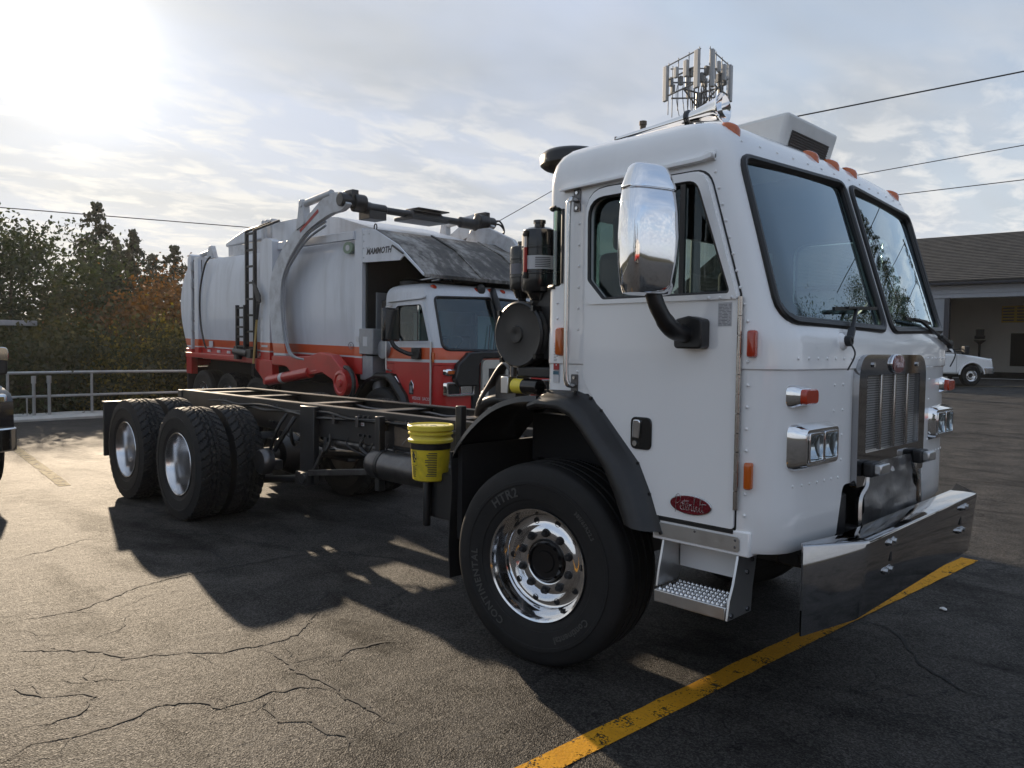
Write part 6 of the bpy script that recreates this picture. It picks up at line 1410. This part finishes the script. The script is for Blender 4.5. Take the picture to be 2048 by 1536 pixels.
# ------------------------------------------------------------------ trees
import numpy as np
def leaf_mesh(name, C, S, seed, mt, flat=.0, shade=None):
    """one quad per leaf centre C (n,3) with size S (n,)"""
    r = np.random.default_rng(seed); n = len(C)
    a = r.normal(size=(n, 3)); a[:, 2] *= (1-flat); a /= np.linalg.norm(a, axis=1, keepdims=True)
    b = r.normal(size=(n, 3)); b -= a*np.sum(a*b, 1, keepdims=True); b /= np.linalg.norm(b, axis=1, keepdims=True)
    asp = r.uniform(.45, .8, n)[:, None]; S = S[:, None]
    c = np.cross(a, b)*S*.22
    V = np.stack([C-b*S*.5, C+a*S*.5*asp+c*.5, C+b*S*.5+c, C-a*S*.5*asp+c*.5], 1).reshape(-1, 3)
    me = bpy.data.meshes.new(name); me.vertices.add(4*n); me.vertices.foreach_set('co', V.ravel())
    me.loops.add(4*n); me.loops.foreach_set('vertex_index', np.arange(4*n)); me.polygons.add(n); me.polygons.foreach_set('loop_start', np.arange(0, 4*n, 4))
    me.update(calc_edges=True)
    at_ = me.attributes.new('lv', 'FLOAT', 'FACE'); at_.data.foreach_set('value', (np.clip(r.normal(.45, .28, n) if shade is None else shade+r.normal(0, .18, n), 0, 1)).astype('f'))
    me.materials.append(MATS[mt]); return me
def crown_pts(r, rx, rz, z0, ncl, per, size, cl=.55):
    C = []; sh = []
    for k in range(ncl):
        u = r.normal(size=3); u /= np.linalg.norm(u); rad_ = r.uniform(.45, 1.0)**.6
        lump = 1+.28*noise.noise(Vector((u[0]*2.1, u[1]*2.1, u[2]*2.1+z0)))
        c = np.array([u[0]*rx, u[1]*rx, u[2]*rz])*rad_*lump; c[2] += z0+rz
        if u[2] < -.3: c[:2] *= .85
        n = int(per*r.uniform(.5, 1.4)); d = r.normal(size=(n, 3))*cl*r.uniform(.5, .95)*np.array([1, 1, .7])
        C.append(c+d); sh.append(np.full(n, r.uniform(.2, .75)))
    return np.concatenate(C), np.concatenate(sh)
TREEM = {}
def broadleaf_mesh(key, rx, rz, z0, ncl, per, size, mt, seed, cl=.55):
    r = np.random.default_rng(seed); C, sh = crown_pts(r, rx, rz, z0, ncl, per, size, cl)
    TREEM[key] = leaf_mesh(key, C, size*r.uniform(.6, 1.3, len(C)), seed+1, mt, 0, sh)
    m = MB(); top = z0+rz*1.4; m.tube(spline([(0, 0, -1.5), (.05, .04, z0*.6), (-.1, .1, z0+rz*.6), (.05, 0, top)], 4), [lerp(.24, .04, i/12) for i in range(13)], 8)
    rr = random.Random(seed)
    for k in range(9):
        a = rr.uniform(0, 6.28); zz = rr.uniform(z0*.7, z0+rz*1.1); L = rx*rr.uniform(.5, .85)
        m.tube(spline([(0, 0, zz), (cos(a)*L*.5, sin(a)*L*.5, zz+rz*.25), (cos(a)*L, sin(a)*L, zz+rz*.5)], 3), [.09, .08, .07, .055, .045, .035, .02], 6)
    TREEM[key+'_t'] = m.mesh(key+'_t', xf=False); TREEM[key+'_t'].materials.append(MATS['bark'])
def conifer_mesh(key, H, R, seed, dens=1., ls=1.):
    r = np.random.default_rng(seed); C = []; 
    z = H*.08
    while z < H:
        t = z/H; rad_ = R*(1-t)**.66*r.uniform(.75, 1.1)+.08; nb = int(5+6*(1-t))
        for k in range(nb):
            a = r.uniform(0, 6.28); L = rad_*r.uniform(.65, 1.15); n = int((8+L*22)*dens)
            s = r.uniform(.08, 1, n)**.8; p = np.stack([np.cos(a)*L*s, np.sin(a)*L*s, z-.35*L*s**1.4+.1*L*s+r.normal(0, .05, n)], 1)
            w = .16*(1-s)*L+.07; p[:, 0] += r.normal(0, 1, n)*w*np.sin(a); p[:, 1] += r.normal(0, 1, n)*w*np.cos(a); C.append(p)
        z += H*.018+.12*(1-t)
    C = np.concatenate(C); TREEM[key] = leaf_mesh(key, C, ls*r.uniform(.14, .30, len(C)), seed, 'needle', .6)
    m = MB(); m.tube([(0, 0, -2), (0, 0, H*.5), (0, 0, H*.99)], [.2, .12, .015], 7); TREEM[key+'_t'] = m.mesh(key+'_t', xf=False); TREEM[key+'_t'].materials.append(MATS['bark'])
broadleaf_mesh('maple_a', 3.3, 3.2, 1.6, 300, 75, .135, 'leaf_green', 11)
broadleaf_mesh('maple_b', 2.9, 2.7, 1.4, 240, 75, .13, 'leaf_olive', 12)
broadleaf_mesh('maple_c', 2.4, 2.5, 1.2, 200, 72, .125, 'leaf_autumn', 13)
broadleaf_mesh('bush_a', 1.7, 1.25, .0, 130, 60, .095, 'leaf_olive', 14, .38)
broadleaf_mesh('bush_b', 1.5, 1.0, .0, 110, 60, .09, 'leaf_green', 15, .36)
broadleaf_mesh('bush_c', 1.2, 1.1, .0, 85, 55, .09, 'leaf_yellow', 16, .36)
broadleaf_mesh('maple_r', 4.3, 4.2, 1.8, 330, 170, .085, 'leaf_green', 17, .6)
conifer_mesh('fir_a', 13., 3.4, 21); conifer_mesh('fir_b', 11., 3.0, 22); conifer_mesh('fir_c', 16., 3.6, 23, 2.6, .5)
def tree(kind, u, rng, base, sc, label, cat='tree', group='trees beyond the fence', az=None, name=None):
    a = YAW-math.atan((u-1024)/1551) if az is None else rad(az)
    T = thing(name or {'m': 'broadleaf_tree', 'b': 'shrub', 'f': 'fir_tree'}[kind[0]], label, cat, (CP.x+rng*cos(a), CP.y+rng*sin(a), base), (0, 0, (u*37 % 628)/100), group)
    T.scale = (sc, sc, sc) if not hasattr(sc, '__len__') else sc
    link('crown', TREEM[kind], None, T); link('trunk', TREEM[kind+'_t'], None, T); return T
# left of the refuse truck (base heights: the land drops beyond the fence)
tree('maple_a', 25, 31, -2.6, 1.04, 'tall dark green tree at the left edge, highest leafy crown there')
tree('maple_a', -70, 34, -2.6, 1.1, 'dark green tree only partly in view at the very left edge')
tree('maple_b', 150, 29, -3.5, 1.0, 'olive leafy tree right of the tallest leafy crown')
tree('maple_a', 230, 36, -5.6, 1.0, 'dark leafy tree in front of the tall pointed firs')
tree('maple_c', 320, 26.5, -2.8, 1.0, 'rust-orange autumn tree left of the refuse truck tail')
tree('maple_c', 395, 29, -2.2, 1.02, 'orange-brown autumn tree touching the refuse truck tail')
tree('maple_b', 270, 24, -4.6, .9, 'yellow-green tree low before the autumn trees')
tree('fir_a', 195, 45, -4.2, 1.0, 'tallest pointed fir rising above the left trees', group='firs behind the left trees')
tree('fir_b', 268, 46, -3.4, 1.0, 'second tallest fir, right of the tallest one', group='firs behind the left trees')
tree('fir_b', 234, 50, -3.4, 1.0, 'shorter fir between the two tallest firs', group='firs behind the left trees')
tree('fir_a', 348, 47, -5.9, 1.0, 'fir peeking over the autumn tree beside the refuse truck tail', group='firs behind the left trees')
tree('fir_b', 308, 52, -4.0, 1.0, 'faint far fir between the autumn tree and the tall firs', group='firs behind the left trees')
tree('fir_b', 120, 60, -4.2, 1.0, 'fir mostly hidden behind the tallest leafy crown', group='firs behind the left trees')
tree('maple_a', 330, 62, -4.9, 1.25, 'far grey-green rounded tree behind the autumn tree')
for k, (kd, u, rng, lab) in enumerate((('bush_b', 10, 21.5, 'dark green shrub behind the fence at the left edge'), ('bush_a', 95, 22, 'olive shrub behind the paired gate posts'), ('bush_b', 170, 22.5, 'dark shrub behind the single fence post'), ('bush_c', 240, 22, 'yellowing shrub just behind the upper fence rail'), ('bush_a', 300, 22.5, 'olive shrub under the autumn tree'), ('bush_c', 345, 22.5, 'bright yellow shrub beside the refuse truck tail'), ('bush_a', 400, 23, 'olive shrub behind the refuse truck mudflap'), ('bush_b', 60, 24.5, 'tall dark shrub at the foot of the tallest leafy tree'), ('bush_b', 205, 25, 'dark shrub at the foot of the firs'))):
    tree(kd, u, rng, -.9, (1.1, 1.1, 1.15+.1*(k % 3)), lab, 'shrub', 'shrubs along the fence')
# behind the refuse truck cab
tree('maple_c', 975, 40, -1.5, .92, 'autumn tree glimpsed under the dirty hopper canopy')
tree('maple_b', 1060, 46, -1.5, 1.1, 'olive tree behind the black canisters')
tree('fir_b', 1010, 62, -1.6, 1.0, 'distant treetop just left of the black canisters', group='firs behind the left trees')
tree('maple_b', 700, 44, -1.8, 1.0, 'tree hidden behind the refuse truck hopper')
# trees beyond the right edge that the windshield mirrors
G2 = 'trees mirrored in the windshield'
tree('fir_c', 0, 42, 0, 1.0, 'tall fir mirrored in the far windshield pane', az=82.5, group=G2)
tree('fir_c', 3, 52, 0, .9, 'second fir mirrored in the far windshield pane', az=88, group=G2)
tree('maple_r', 7, 27, 0, 1.05, 'rounded tree mirrored low in the near windshield pane', az=65, group=G2)
tree('maple_r', 9, 33, 0, 1.05, 'bushy tree mirrored low between both windshield panes', az=77, group=G2)
tree('maple_a', 12, 42, 0, 1.0, 'dark tree mirrored at the edge of the far windshield pane', az=60, group=G2)
G3 = 'firs mirrored in the chrome mirror'
tree('fir_a', 1, 36, 0, 1.15, 'taller fir mirrored in the chrome mirror housing', az=-62, group=G3)
tree('fir_b', 5, 34, 0, 1.1, 'left fir mirrored in the chrome mirror housing', az=-50, group=G3)
tree('fir_b', 8, 40, 0, 1.2, 'far fir mirrored in the chrome mirror housing', az=-38, group=G3)
# a second refuse truck behind the camera, seen in the chrome
G_2 = dup(GT); G_2.location = (13.0, -14.0, 0); G_2.rotation_euler = (0, 0, rad(-142)); G_2['label'] = 'second refuse truck, seen only as a reflection in the chrome mirror'
GT['group'] = G_2['group'] = 'refuse trucks'

# ------------------------------------------------------------------ thin morning haze
hm = bpy.data.materials.new('haze'); hm.use_nodes = True
for n in list(hm.node_tree.nodes): hm.node_tree.nodes.remove(n)
hg = G(hm.node_tree)
hv = hg.n('ShaderNodeVolumePrincipled', {'Color': (.93, .94, .96, 1), 'Density': .0003, 'Anisotropy': .5})
hm.node_tree.links.new(hv.outputs[0], hg.n('ShaderNodeOutputMaterial').inputs['Volume']); MATS['haze'] = hm
mb = MB(); mb.box(-1600, 1600, -1600, 1600, -4, 22); hz_ = mb.build('haze', 'haze', None, smooth=False); hz_['kind'] = 'stuff'
